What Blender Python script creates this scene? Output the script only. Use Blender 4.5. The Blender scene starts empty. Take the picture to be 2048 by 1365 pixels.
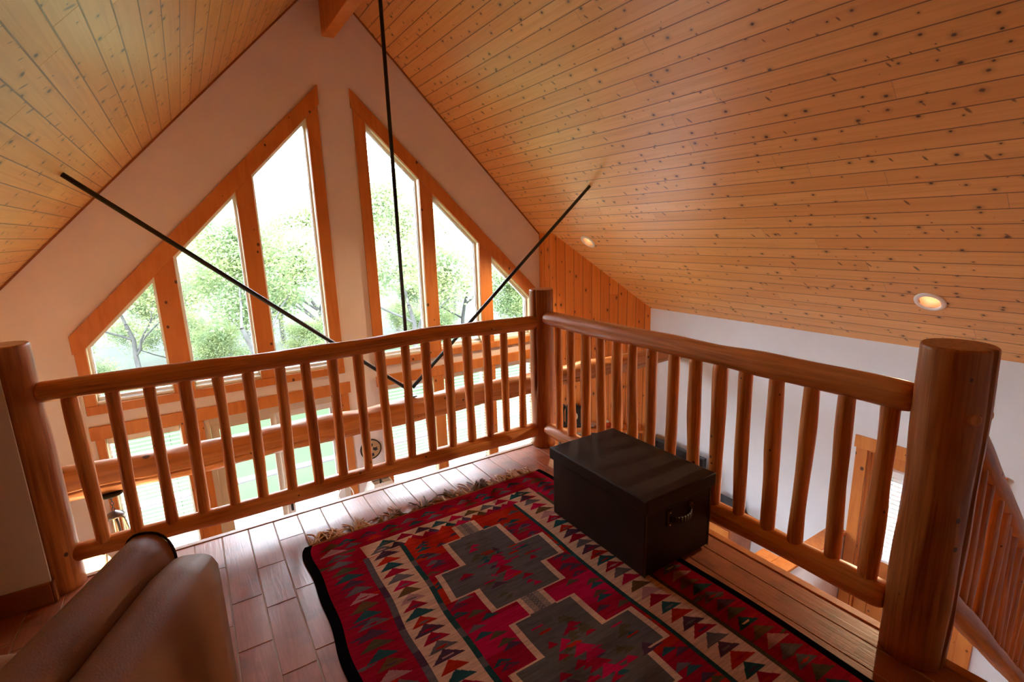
import bpy, bmesh, math, random
import numpy as np
from mathutils import Matrix, Vector
C = bpy.context.scene.collection
PI = math.pi
# ------------------------------------------------------------------ measured frame of the place (metres, loft floor z=0)
XC, ZR, T = 1.540, 4.062, 1.0034          # ridge x, ridge height, roof slope
YG = 2.894                                # inner face of the window gable
XW, XL = 5.125, -2.045                    # side walls
ZF = -2.65                                # main floor
XE = 2.085                                # right edge of the loft floor
YB = 1.30                                 # log tie beam
YBACK = -5.2
def roof(x): return ZR - T*abs(x-XC)

# ------------------------------------------------------------------ helpers
def tag(o, label=None, cat=None, group=None, kind=None):
    if label: o['label'] = label
    if cat: o['category'] = cat
    if group: o['group'] = group
    if kind: o['kind'] = kind
    return o
def thing(name, label, cat, loc=(0,0,0), group=None, rz=0):
    o = bpy.data.objects.new(name, None); o.empty_display_size = .05
    o.location = loc; o.rotation_euler = (0,0,rz); C.objects.link(o)
    return tag(o, label, cat, group)
class MB:
    def __init__(s): s.v=[]; s.f=[]; s.m=[]; s.uv=[]; s.sm=[]
    def face(s, pts, uvs=None, m=0, sm=False):
        b=len(s.v); s.v += [tuple(p) for p in pts]; s.f.append(tuple(range(b,b+len(pts))))
        s.uv.append(uvs or [(0,0)]*len(pts)); s.m.append(m); s.sm.append(sm)
    def box(s, x0,x1,y0,y1,z0,z1, m=0, M=None):
        c=[Vector((x,y,z)) for z in (z0,z1) for y in (y0,y1) for x in (x0,x1)]
        if M is not None: c=[M@p for p in c]
        b=len(s.v); s.v += [tuple(p) for p in c]
        for q in ((0,2,3,1),(4,5,7,6),(0,1,5,4),(2,6,7,3),(0,4,6,2),(1,3,7,5)):
            s.f.append(tuple(b+i for i in q)); s.uv.append([(0,0)]*4); s.m.append(m); s.sm.append(False)
    def prism(s, poly, y0, y1, m=0, M=None):
        """polygon in (x,z), extruded y0..y1"""
        n=len(poly); P=[Vector((p[0],y,p[1])) for y in (y0,y1) for p in poly]
        if M is not None: P=[M@p for p in P]
        b=len(s.v); s.v += [tuple(p) for p in P]
        fs=[tuple(range(b,b+n)), tuple(range(b+2*n-1,b+n-1,-1))]+[(b+i,b+n+i,b+n+(i+1)%n,b+(i+1)%n) for i in range(n)]
        for f in fs: s.f.append(f); s.uv.append([(0,0)]*len(f)); s.m.append(m); s.sm.append(False)
    def tube(s, pts, rad, seg=8, m=0, cap=True):
        pts=[Vector(p) for p in pts]; n=len(pts)
        rs=rad if isinstance(rad,(list,tuple)) else [rad]*n
        b=len(s.v); up=None
        for i,p in enumerate(pts):
            d=(pts[min(i+1,n-1)]-pts[max(i-1,0)]).normalized()
            if up is None:
                up=d.orthogonal().normalized()
            else:
                up=(up-d*up.dot(d)); up = up.normalized() if up.length>1e-6 else d.orthogonal().normalized()
            w=d.cross(up)
            for k in range(seg):
                a=2*PI*k/seg; s.v.append(tuple(p+(up*math.cos(a)+w*math.sin(a))*rs[i]))
        for i in range(n-1):
            for k in range(seg):
                a=b+i*seg+k; c=b+i*seg+(k+1)%seg
                s.f.append((a,c,c+seg,a+seg)); s.uv.append([(0,0)]*4); s.m.append(m); s.sm.append(True)
        if cap:
            for f in (tuple(range(b+seg-1,b-1,-1)), tuple(range(b+(n-1)*seg,b+n*seg))):
                s.f.append(f); s.uv.append([(0,0)]*seg); s.m.append(m); s.sm.append(False)
    def lathe(s, prof, seg=24, m=0, M=None, cap=True):
        b=len(s.v); n=len(prof)
        for r,z in prof:
            for k in range(seg):
                a=2*PI*k/seg; p=Vector((r*math.cos(a),r*math.sin(a),z)); s.v.append(tuple(M@p if M is not None else p))
        for i in range(n-1):
            for k in range(seg):
                a=b+i*seg+k; c=b+i*seg+(k+1)%seg
                s.f.append((a,c,c+seg,a+seg)); s.uv.append([(0,0)]*4); s.m.append(m); s.sm.append(True)
        if cap:
            for f in (tuple(range(b+seg-1,b-1,-1)), tuple(range(b+(n-1)*seg,b+n*seg))):
                s.f.append(f); s.uv.append([(0,0)]*seg); s.m.append(m); s.sm.append(False)
    def build(s, name, mats, parent=None, bevel=0, loc=(0,0,0), auto=False):
        me=bpy.data.meshes.new(name); me.from_pydata(s.v,[],s.f)
        mats = mats if isinstance(mats,(list,tuple)) else [mats]
        for m in mats: me.materials.append(m)
        me.polygons.foreach_set('material_index', s.m); me.polygons.foreach_set('use_smooth', s.sm)
        uv=me.uv_layers.new(name='UVMap'); flat=[c for f in s.uv for p in f for c in p]
        uv.data.foreach_set('uv', flat); me.update()
        o=bpy.data.objects.new(name,me); C.objects.link(o)
        o.location=loc
        if parent is not None: o.parent=parent
        if bevel:
            bm=bmesh.new(); bm.from_mesh(me); bmesh.ops.remove_doubles(bm,verts=bm.verts,dist=1e-5)
            bmesh.ops.recalc_face_normals(bm,faces=bm.faces); bm.to_mesh(me); bm.free()
            md=o.modifiers.new('bevel','BEVEL'); md.width=bevel; md.segments=2; md.limit_method='ANGLE'
        return o
def fix_normals(o):
    bm=bmesh.new(); bm.from_mesh(o.data); bmesh.ops.remove_doubles(bm,verts=bm.verts,dist=1e-5)
    bmesh.ops.recalc_face_normals(bm,faces=bm.faces); bm.to_mesh(o.data); bm.free(); return o
def struct(o): o['kind']='structure'; return o

# ------------------------------------------------------------------ materials
def new_mat(name):
    m=bpy.data.materials.new(name); m.use_nodes=True; nt=m.node_tree
    return m, nt, nt.nodes['Principled BSDF']
def nd(nt, typ, **kw):
    n=nt.nodes.new(typ)
    for k,v in kw.items(): setattr(n,k,v)
    return n
def mth(nt, op, a, b=None, c=None):
    n=nt.nodes.new('ShaderNodeMath'); n.operation=op
    for i,x in enumerate((a,b,c)):
        if x is None: continue
        if isinstance(x,(int,float)): n.inputs[i].default_value=x
        else: nt.links.new(x,n.inputs[i])
    return n.outputs[0]
def mixc(nt, fac, a, b, blend='MIX'):
    n=nt.nodes.new('ShaderNodeMix'); n.data_type='RGBA'; n.blend_type=blend
    for i,x in ((0,fac),(6,a),(7,b)):
        if isinstance(x,(int,float)): n.inputs[i].default_value=x
        elif isinstance(x,(tuple,list)): n.inputs[i].default_value=(*x,1) if len(x)==3 else x
        else: nt.links.new(x,n.inputs[i])
    return n.outputs[2]
def ramp(nt, fac, stops):
    n=nt.nodes.new('ShaderNodeValToRGB'); e=n.color_ramp.elements
    while len(e)<len(stops): e.new(.5)
    for i,(p,c) in enumerate(stops):
        e[i].position=p; e[i].color=(c,c,c,1) if isinstance(c,(int,float)) else (*c,1)
    nt.links.new(fac,n.inputs[0]); return n.outputs[0]
def simple(name, col, rough=.5, metal=0, noise=0, nscale=20, bump=0, emit=None, estr=1, spec=.5, coat=0):
    m,nt,p=new_mat(name); p.inputs['Roughness'].default_value=rough; p.inputs['Metallic'].default_value=metal
    p.inputs['Base Color'].default_value=(*col,1); p.inputs['Specular IOR Level'].default_value=spec
    if coat: p.inputs['Coat Weight'].default_value=coat
    if noise or bump:
        tc=nd(nt,'ShaderNodeTexCoord'); nz=nd(nt,'ShaderNodeTexNoise'); nz.inputs['Scale'].default_value=nscale; nz.inputs['Detail'].default_value=5
        nt.links.new(tc.outputs['Object'],nz.inputs['Vector'])
        if noise:
            nt.links.new(mixc(nt,ramp(nt,nz.outputs[0],[(.3,0.),(.7,1.)]),tuple(c*(1-noise) for c in col),tuple(min(1,c*(1+noise)) for c in col)),p.inputs['Base Color'])
        if bump:
            b=nd(nt,'ShaderNodeBump'); b.inputs['Strength'].default_value=bump; b.inputs['Distance'].default_value=.01
            nt.links.new(nz.outputs[0],b.inputs['Height']); nt.links.new(b.outputs[0],p.inputs['Normal'])
    if emit:
        p.inputs['Emission Color'].default_value=(*emit,1); p.inputs['Emission Strength'].default_value=estr
    return m
def plank_mat(name, w, off, seglen, cols, knot=(.05,.022,.008), groove=.035, gcol=.35, rough=.42, kscale=(4.2,9.0), grainamt=.25, kthr=.16, streak=.5, coat=0):
    """tongue and groove boards: UV u runs along the board, v across, in metres"""
    m,nt,p=new_mat(name)
    uv=nd(nt,'ShaderNodeUVMap'); sx=nd(nt,'ShaderNodeSeparateXYZ'); nt.links.new(uv.outputs[0],sx.inputs[0])
    u,v=sx.outputs[0],sx.outputs[1]
    vv=mth(nt,'DIVIDE',mth(nt,'SUBTRACT',v,off),w); row=mth(nt,'FLOOR',vv); fr=mth(nt,'FRACT',vv)
    wn=nd(nt,'ShaderNodeTexWhiteNoise'); wn.noise_dimensions='1D'; nt.links.new(row,wn.inputs['W'])
    uo=mth(nt,'ADD',u,mth(nt,'MULTIPLY',wn.outputs[0],17.0)); us=mth(nt,'DIVIDE',uo,seglen); seg=mth(nt,'FLOOR',us); sf=mth(nt,'MULTIPLY',mth(nt,'FRACT',us),seglen)
    cb=nd(nt,'ShaderNodeCombineXYZ'); nt.links.new(row,cb.inputs[0]); nt.links.new(seg,cb.inputs[1])
    w2=nd(nt,'ShaderNodeTexWhiteNoise'); w2.noise_dimensions='2D'; nt.links.new(cb.outputs[0],w2.inputs['Vector']); rnd=w2.outputs[0]
    # grain
    cg=nd(nt,'ShaderNodeCombineXYZ'); nt.links.new(mth(nt,'MULTIPLY',uo,.9),cg.inputs[0]); nt.links.new(mth(nt,'MULTIPLY',v,34),cg.inputs[1]); nt.links.new(mth(nt,'MULTIPLY',rnd,40),cg.inputs[2])
    g=nd(nt,'ShaderNodeTexNoise'); g.inputs['Scale'].default_value=1.0; g.inputs['Detail'].default_value=6; g.inputs['Distortion'].default_value=1.2; nt.links.new(cg.outputs[0],g.inputs['Vector'])
    base=mixc(nt,ramp(nt,rnd,[(0,0.),(1,1.)]),cols[0],cols[1])
    base=mixc(nt,mth(nt,'MULTIPLY',ramp(nt,g.outputs[0],[(.42,0.),(.68,1.)]),grainamt*2),base,cols[2])
    # knots: random cells along the boards
    ck=nd(nt,'ShaderNodeCombineXYZ'); nt.links.new(mth(nt,'MULTIPLY',uo,kscale[0]),ck.inputs[0]); nt.links.new(mth(nt,'MULTIPLY',v,kscale[1]),ck.inputs[1])
    vo=nd(nt,'ShaderNodeTexVoronoi'); vo.voronoi_dimensions='2D'; vo.inputs['Scale'].default_value=1.0; nt.links.new(ck.outputs[0],vo.inputs['Vector'])
    csep=nd(nt,'ShaderNodeSeparateColor'); nt.links.new(vo.outputs['Color'],csep.inputs[0])
    size=mth(nt,'MULTIPLY',ramp(nt,csep.outputs[0],[(.25,0.),(1,1.)]),kthr)
    kd=mth(nt,'DIVIDE',vo.outputs['Distance'],mth(nt,'ADD',size,.0001))
    kf=ramp(nt,kd,[(.45,1.),(1.0,0.)])
    halo=mth(nt,'MULTIPLY',ramp(nt,mth(nt,'DIVIDE',vo.outputs['Distance'],mth(nt,'ADD',mth(nt,'MULTIPLY',size,2.6),.0001)),[(.3,1.),(1.0,0.)]),.45)
    base=mixc(nt,halo,base,tuple(c*.62 for c in cols[2])); base=mixc(nt,kf,base,knot)
    # dark branch streaks lying across the grain
    cs=nd(nt,'ShaderNodeCombineXYZ'); nt.links.new(mth(nt,'ADD',mth(nt,'MULTIPLY',uo,7.5),mth(nt,'MULTIPLY',v,4.0)),cs.inputs[0]); nt.links.new(mth(nt,'MULTIPLY',v,3.2),cs.inputs[1])
    v2=nd(nt,'ShaderNodeTexVoronoi'); v2.voronoi_dimensions='2D'; v2.inputs['Scale'].default_value=1.0; nt.links.new(cs.outputs[0],v2.inputs['Vector'])
    c2=nd(nt,'ShaderNodeSeparateColor'); nt.links.new(v2.outputs['Color'],c2.inputs[0])
    sz=mth(nt,'MULTIPLY',ramp(nt,c2.outputs[1],[(.45,0.),(1,1.)]),.085*streak)
    sfac=ramp(nt,mth(nt,'DIVIDE',v2.outputs['Distance'],mth(nt,'ADD',sz,.0001)),[(.45,.85),(1.,0.)])
    base=mixc(nt,sfac,base,tuple(c*1.7 for c in knot))
    # grooves and end joints
    gr=mth(nt,'MINIMUM',fr,mth(nt,'SUBTRACT',1.0,fr)); gf=ramp(nt,gr,[(groove*.45,1.),(groove,0.)])
    ef=ramp(nt,sf,[(.0015,.8),(.004,0.)])
    gm=mth(nt,'MAXIMUM',gf,ef)
    base=mixc(nt,gm,base,tuple(c*gcol for c in cols[2]))
    nt.links.new(base,p.inputs['Base Color']); p.inputs['Roughness'].default_value=rough
    p.inputs['Coat Weight'].default_value=coat; p.inputs['Coat Roughness'].default_value=.30; p.inputs['Coat IOR'].default_value=1.65
    b=nd(nt,'ShaderNodeBump'); b.inputs['Strength'].default_value=.6; b.inputs['Distance'].default_value=.006
    nt.links.new(mth(nt,'SUBTRACT',1.0,gm),b.inputs['Height']); nt.links.new(b.outputs[0],p.inputs['Normal'])
    return m
def log_mat(name, cols, rough=.4, knot=(.085,.028,.010), coord='Object', gs=(26,26,2.2), ks=7.0, kthr=.15, spec=.5):
    m,nt,p=new_mat(name); tc=nd(nt,'ShaderNodeTexCoord'); oi=nd(nt,'ShaderNodeObjectInfo')
    add=nd(nt,'ShaderNodeVectorMath',operation='ADD'); nt.links.new(tc.outputs[coord],add.inputs[0])
    cb=nd(nt,'ShaderNodeCombineXYZ')
    for i,k in enumerate((31.,17.,53.)): nt.links.new(mth(nt,'MULTIPLY',oi.outputs['Random'],k),cb.inputs[i])
    nt.links.new(cb.outputs[0],add.inputs[1])
    mp=nd(nt,'ShaderNodeVectorMath',operation='MULTIPLY'); mp.inputs[1].default_value=gs; nt.links.new(add.outputs[0],mp.inputs[0])
    g=nd(nt,'ShaderNodeTexNoise'); g.inputs['Scale'].default_value=1.; g.inputs['Detail'].default_value=6; g.inputs['Distortion'].default_value=.8; nt.links.new(mp.outputs[0],g.inputs['Vector'])
    lo=nd(nt,'ShaderNodeTexNoise'); lo.inputs['Scale'].default_value=3.; nt.links.new(add.outputs[0],lo.inputs['Vector'])
    base=mixc(nt,ramp(nt,g.outputs[0],[(.36,0.),(.64,1.)]),cols[0],cols[1])
    base=mixc(nt,ramp(nt,lo.outputs[0],[(.4,0.),(.75,.7)]),base,cols[2])
    base=mixc(nt,mth(nt,'MULTIPLY',oi.outputs['Random'],.35),base,cols[1])
    m2=nd(nt,'ShaderNodeVectorMath',operation='MULTIPLY'); m2.inputs[1].default_value=(ks*1.3,ks*1.3,ks); nt.links.new(add.outputs[0],m2.inputs[0])
    vo=nd(nt,'ShaderNodeTexVoronoi'); vo.inputs['Scale'].default_value=1.; nt.links.new(m2.outputs[0],vo.inputs['Vector'])
    cs=nd(nt,'ShaderNodeSeparateColor'); nt.links.new(vo.outputs['Color'],cs.inputs[0])
    sz=mth(nt,'MULTIPLY',ramp(nt,cs.outputs[0],[(.2,.2),(1,1.)]),kthr)
    kd=mth(nt,'DIVIDE',vo.outputs['Distance'],sz)
    base=mixc(nt,ramp(nt,kd,[(.9,.5),(1.8,0.)]),base,tuple(c*.5 for c in cols[1])); base=mixc(nt,ramp(nt,kd,[(.6,1.),(1.0,0.)]),base,knot)
    nt.links.new(base,p.inputs['Base Color']); p.inputs['Roughness'].default_value=rough; p.inputs['Specular IOR Level'].default_value=spec
    b=nd(nt,'ShaderNodeBump'); b.inputs['Strength'].default_value=.25; b.inputs['Distance'].default_value=.004
    nt.links.new(g.outputs[0],b.inputs['Height']); nt.links.new(b.outputs[0],p.inputs['Normal'])
    return m
def glass_mat():
    m=bpy.data.materials.new('window_glass'); m.use_nodes=True; nt=m.node_tree; nt.nodes.clear()
    out=nd(nt,'ShaderNodeOutputMaterial'); mx=nd(nt,'ShaderNodeMixShader'); tr=nd(nt,'ShaderNodeBsdfTransparent'); gl=nd(nt,'ShaderNodeBsdfGlossy')
    tr.inputs[0].default_value=(.96,.98,.97,1); gl.inputs['Roughness'].default_value=.01
    fr=nd(nt,'ShaderNodeFresnel'); fr.inputs[0].default_value=1.25
    nt.links.new(fr.outputs[0],mx.inputs[0]); nt.links.new(tr.outputs[0],mx.inputs[1]); nt.links.new(gl.outputs[0],mx.inputs[2]); nt.links.new(mx.outputs[0],out.inputs[0])
    return m
def leaf_mat0(name,c,t):
    m=bpy.data.materials.new(name); m.use_nodes=True; nt=m.node_tree; nt.nodes.clear(); out=nd(nt,'ShaderNodeOutputMaterial'); mx=nd(nt,'ShaderNodeMixShader'); a=nd(nt,'ShaderNodeBsdfDiffuse'); b=nd(nt,'ShaderNodeBsdfTranslucent')
    a.inputs[0].default_value=(*c,1); b.inputs[0].default_value=(*c,1); mx.inputs[0].default_value=t
    nt.links.new(a.outputs[0],mx.inputs[1]); nt.links.new(b.outputs[0],mx.inputs[2]); nt.links.new(mx.outputs[0],out.inputs[0]); return m
M={}
M['plaster']=simple('cream_plaster',(.79,.735,.725),.85,noise=.03,nscale=3,bump=.06)
M['plaster_daylit']=simple('daylit_plaster',(.71,.725,.75),.85,noise=.03,nscale=3,bump=.06)  # same plaster as the other walls, cooler window light put into its colour
M['pine_r']=plank_mat('ceiling_pine',.1215,1.93,2.6,[(.90,.50,.17),(.80,.39,.115),(.65,.275,.07)],knot=(.075,.026,.009),kthr=.12,kscale=(7.0,9.0),streak=1.15,rough=.36,coat=.45)
M['pine_l']=plank_mat('ceiling_pine_wide_grain',.1185,1.845,2.2,[(.82,.47,.115),(.70,.36,.08),(.55,.245,.05)],knot=(.075,.03,.011),kthr=.13,kscale=(6.0,9.0),streak=1.45,rough=.36,coat=.25)
M['pine_w']=plank_mat('wall_pine',.1165,.0,6.0,[(.88,.34,.07),(.78,.26,.05),(.60,.17,.03)],kthr=.12,kscale=(4.5,8.5),streak=.25,gcol=.4)
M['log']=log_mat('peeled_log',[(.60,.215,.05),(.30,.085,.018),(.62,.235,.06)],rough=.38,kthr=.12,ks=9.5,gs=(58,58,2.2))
M['log_lit']=log_mat('lit_peeled_log',[(.90,.37,.10),(.50,.165,.038),(.90,.41,.13)],rough=.38,kthr=.11,ks=10,gs=(58,58,2.2))  # post timber with the brighter light on the rails mixed into its colour
M['beam']=log_mat('weathered_log',[(.62,.25,.07),(.38,.125,.03),(.64,.28,.09)],rough=.45,gs=(40,40,1.2),kthr=.15,ks=5)
M['casing']=log_mat('pine_casing',[(.64,.225,.042),(.53,.16,.027),(.68,.265,.06)],rough=.45,gs=(18,18,2.0),ks=7.,kthr=.17)
M['jamb']=simple('pale_pine_jamb',(.80,.66,.40),.5,noise=.05,nscale=12)
M['vinyl']=simple('white_vinyl',(.85,.86,.84),.35)
M['tan']=simple('tan_painted_frame',(.66,.57,.44),.45)
M['black']=simple('black_steel',(.008,.008,.008),.4,metal=.0)
M['glass']=glass_mat()
M['blind']=simple('white_blind_slat',(.90,.90,.88),.5)
M['slat']=leaf_mat0('white_slat',(.90,.91,.89),.35)
M['cord']=simple('blind_cord',(.3,.3,.28),.7)
M['trimdark']=log_mat('stained_trim',[(.33,.11,.03),(.26,.08,.02),(.36,.13,.035)],rough=.45)

# ------------------------------------------------------------------ camera
CAMROT=((0.84381491,-0.53581301,-0.02967856),(0.13982253,0.16612861,0.97614084),(0.51809851,0.82783193,-0.21510053))
cam=bpy.data.objects.new('camera',bpy.data.cameras.new('camera')); C.objects.link(cam)
r,u_,f_=[Vector(a) for a in CAMROT]
cam.matrix_world=Matrix(((r.x,u_.x,-f_.x,0.0),(r.y,u_.y,-f_.y,-2.9099),(r.z,u_.z,-f_.z,1.55),(0,0,0,1)))
cam.data.sensor_width=36; cam.data.lens=1022.03/2048*36; cam.data.clip_start=.02; cam.data.clip_end=300
bpy.context.scene.camera=cam
# ------------------------------------------------------------------ the setting
# window gable: upright strips between break points, each strip solid except for the openings
UP=[(-.86,-.262),(-.09,.508),(.665,1.24)]                    # upper openings of the left bank
UPR=[(2*XC-b,2*XC-a) for a,b in UP][::-1]
ZB=.082
def rakeL(x): return x+1.475
def rakeR(x): return -x+2*XC+1.475
LOW=[(-.86,-.262),(-.07,1.29),(1.823,2.44),(2.577,3.205),(3.342,3.97)]   # lower openings (second is the patio door)
LZT=-.24; LZB=-1.98; 
def openings(x):
    r=[]
    for a,b in LOW:
        if a<x<b: r.append((lambda q,door=(a==-.07): (ZF+.02 if door else LZB), lambda q: LZT))
    for a,b in UP:
        if a<x<b: r.append((lambda q: ZB, rakeL))
    for a,b in UPR:
        if a<x<b: r.append((lambda q: ZB, rakeR))
    return r
br=sorted(set([XL-.1,XC,XW+.1]+[v for ab in UP+UPR+LOW for v in ab]))
g=MB()
for a,b in zip(br,br[1:]):
    ops=openings((a+b)/2); lo=lambda q: ZF
    segs=[]
    for z0,z1 in ops: segs.append((lo,z0)); lo=z1
    segs.append((lo,lambda q: roof(q)+.02))
    for l,h in segs:
        if h(a)-l(a)<1e-4 and h(b)-l(b)<1e-4: continue
        g.prism([(a,l(a)),(b,l(b)),(b,h(b)),(a,h(a))],YG,YG+.16)
struct(g.build('wall_gable',M['plaster']))
def plain_box(name,b,mat,bev=0,parent=None):
    m=MB(); m.box(*b); return m.build(name,mat,parent,bevel=bev)
m=MB(); LW=(-1.15,.25,-1.75,-.48)                                # added opening, out of frame, to bring daylight onto the right wall
m.box(XL-.12,XL,YBACK,LW[0],ZF,roof(XL)+.02); m.box(XL-.12,XL,LW[1],YG,ZF,roof(XL)+.02); m.box(XL-.12,XL,LW[0],LW[1],ZF,LW[2]); m.box(XL-.12,XL,LW[0],LW[1],LW[3],roof(XL)+.02)
struct(m.build('wall_left',M['plaster']))
# right wall with the doorway
DY0,DY1,DZT=-1.76,-.92,-.56
m=MB()
m.box(XW,XW+.14,DY1,YG,ZF,roof(XW)+.02); m.box(XW,XW+.14,YBACK,DY0,ZF,roof(XW)+.02); m.box(XW,XW+.14,DY0,DY1,DZT,roof(XW)+.02)
struct(m.build('wall_right',M['plaster_daylit']))
BW=[]
m=MB(); bb=sorted([XL-.12,XC,XW+.14]+[v for ab in BW for v in ab])
for a,b in zip(bb,bb[1:]):
    hole=any(p<(a+b)/2<q for p,q in BW)
    for l,h in ([(lambda q:ZF,lambda q:.75),(lambda q:1.55,roof)] if hole else [(lambda q:ZF,roof)]): m.prism([(a,l(a)),(b,l(b)),(b,h(b)),(a,h(a))],YBACK-.12,YBACK)
struct(m.build('wall_back',M['plaster']))
# ceilings
CANS=[(4.228,2.012),(4.672,-1.368)]                             # x, y of the two recessed lights
def slope_v(x): return abs(x-XC)*math.sqrt(1+T*T)
def ceiling(name,side,mat,holes):
    m=MB(); x0,x1=0,(XW-XC+.14 if side>0 else XC-XL+.12)
    nx=Vector((side,0,T)).normalized()
    xs=sorted(set([x0,x1]+[abs(c[0]-XC)+s*.046 for c in holes for s in (-1,1)])); ys=sorted(set([YBACK-.1,YG+.15]+[c[1]+s*.065 for c in holes for s in (-1,1)]))
    for a,b in zip(xs,xs[1:]):
        for c,d in zip(ys,ys[1:]):
            if any(abs((a+b)/2-abs(h[0]-XC))<.03 and abs((c+d)/2-h[1])<.03 for h in holes): continue
            P=[(XC+side*q,y,ZR-T*q) for q,y in ((a,c),(b,c),(b,d),(a,d))]; k=math.sqrt(1+T*T)
            m.face(P,[(c,a*k),(c,b*k),(d,b*k),(d,a*k)])
    for a,b,c,d in ((x0,x1,ys[0],ys[-1]),):                        # roof deck above the boards
        P=[Vector((XC+side*q,y,ZR-T*q))+nx*.16 for q,y in ((a,c),(b,c),(b,d),(a,d))]; m.face(P,None,1)
    return struct(m.build(name,[mat,M['plaster']]))
ceiling('ceiling_right',1,M['pine_r'],CANS)
ceiling('ceiling_left',-1,M['pine_l'],[])
# reddish scribe strip where boards meet the gable
for i,s in enumerate((-1,1)):
    m=MB(); e=(XC-XL if s<0 else 4.115-XC)
    m.prism([(XC+s*.06,ZR-T*.06),(XC+s*e,ZR-T*e),(XC+s*e,ZR-T*e-.022),(XC+s*.06,ZR-T*.06-.022)],YG-.012,YG-.001)
    struct(fix_normals(m.build('trim_%d'%(i+1),M['trimdark'])))
# floors
def tile_floor():
    m=MB(); rnd=random.Random(5)
    W=.1245; x=-.0395-W*17; cols=[]
    JO={-1:[-.319,-.77,-1.18],0:[-.63,-.94,-1.36],1:[-.425,-.735,-1.143],2:[-.235,-.683,-1.09],3:[-.36,-.67,-1.12],13:[-3.1],14:[-3.4],15:[-3.2],16:[-3.5],17:[-3.5]}
    y_top=-.022; G=.0022; k=0
    i=-17
    while x<XE-.03:
        x1=min(x+W,XE-.03); ys=[y_top]
        js=JO.get(i)
        if js: ys+=js
        else: ys.append(y_top-rnd.uniform(.30,.55))
        while ys[-1]>YBACK: ys.append(ys[-1]-rnd.choice((.31,.41,.45,.6)))
        ys[-1]=YBACK
        for a,b in zip(ys,ys[1:]):
            h=rnd.uniform(-.0004,.0004); r=rnd.random(); c=rnd.random()
            z=h; X0,X1,Y0,Y1=x+G,x1-G,b+G,a-G; e=.0015
            uv=[(X0+9*r,Y0+5*c),(X1+9*r,Y0+5*c),(X1+9*r,Y1+5*c),(X0+9*r,Y1+5*c)]
            m.face([(X0+e,Y0+e,z),(X1-e,Y0+e,z),(X1-e,Y1-e,z),(X0+e,Y1-e,z)],uv); cols.append(r)
            for p,q in (((X0,Y0),(X1,Y0)),((X1,Y0),(X1,Y1)),((X1,Y1),(X0,Y1)),((X0,Y1),(X0,Y0))):
                cx,cy=(X0+X1)/2,(Y0+Y1)/2
                def ins(t): return (t[0]+(e if t[0]<cx else -e), t[1]+(e if t[1]<cy else -e), z)
                m.face([(p[0],p[1],-.004),(q[0],q[1],-.004),ins(q),ins(p)],[(0,0)]*4); cols.append(r)
        x+=W; i+=1
    nt_=len(m.f)
    # grout bed and slab, with a nosing along both open edges
    m.face([(XL,YBACK,-.0022),(XE-.03,YBACK,-.0022),(XE-.03,y_top,-.0022),(XL,y_top,-.0022)],None,1); cols.append(.5)
    m.box(XL,XE,YBACK,0,-.30,-.006,2); cols+= [.5]*6
    o=m.build('floor',[M['tile'],M['grout'],M['casing']])
    at=o.data.attributes.new('tint','FLOAT','FACE'); at.data.foreach_set('value',cols)
    return struct(o)
def tile_mat():
    m,nt,p=new_mat('wood_look_tile'); uv=nd(nt,'ShaderNodeUVMap'); a=nd(nt,'ShaderNodeAttribute',attribute_name='tint')
    mp=nd(nt,'ShaderNodeVectorMath',operation='MULTIPLY'); mp.inputs[1].default_value=(48,3.2,1); nt.links.new(uv.outputs[0],mp.inputs[0])
    g=nd(nt,'ShaderNodeTexNoise'); g.inputs['Scale'].default_value=1; g.inputs['Detail'].default_value=7; g.inputs['Distortion'].default_value=1.5; nt.links.new(mp.outputs[0],g.inputs['Vector'])
    g2=nd(nt,'ShaderNodeTexNoise'); g2.inputs['Scale'].default_value=9; g2.inputs['Detail'].default_value=3; nt.links.new(uv.outputs[0],g2.inputs['Vector'])
    b=mixc(nt,ramp(nt,g.outputs[0],[(.35,0.),(.7,1.)]),(.46,.16,.082),(.34,.112,.058))
    b=mixc(nt,ramp(nt,g2.outputs[0],[(.5,0.),(.72,.75)]),b,(.18,.075,.045))
    b=mixc(nt,mth(nt,'MULTIPLY',a.outputs['Fac'],.4),b,(.48,.205,.105))
    nt.links.new(b,p.inputs['Base Color']); p.inputs['Roughness'].default_value=.30; p.inputs['Specular IOR Level'].default_value=.62
    bp=nd(nt,'ShaderNodeBump'); bp.inputs['Strength'].default_value=.18; bp.inputs['Distance'].default_value=.004
    nt.links.new(g.outputs[0],bp.inputs['Height']); nt.links.new(bp.outputs[0],p.inputs['Normal'])
    return m
M['tile']=tile_mat(); M['grout']=simple('tile_grout',(.50,.37,.28),.8)
M['jambd']=simple('tile_edge_strip',(.42,.26,.17),.4)
tile_floor()
m=MB()
m.box(XL,XE+.012,-.022,.012,-.03,.004)
struct(m.build('trim_3',M['jambd'],bevel=.004))
m=MB(); m.box(XE-.03,XE+.012,YBACK,-.0225,-.03,.004); struct(m.build('trim_4',M['casing'],bevel=.004))
M['lowfloor']=plank_mat('main_floor_planks',.15,0,1.2,[(.36,.18,.09),(.28,.13,.06),(.22,.1,.05)],kthr=.03,streak=0,rough=.35)
m=MB(); m.face([(XL-.12,YBACK,ZF),(XW+.14,YBACK,ZF),(XW+.14,YG+.16,ZF),(XL-.12,YG+.16,ZF)],[(XL,YBACK),(XW,YBACK),(XW,YG),(XL,YG)])
m.box(XL-.12,XW+.14,YBACK,YG+.16,ZF-.2,ZF-.002,1)
struct(m.build('floor_main',[M['lowfloor'],M['plaster']]))
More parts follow.
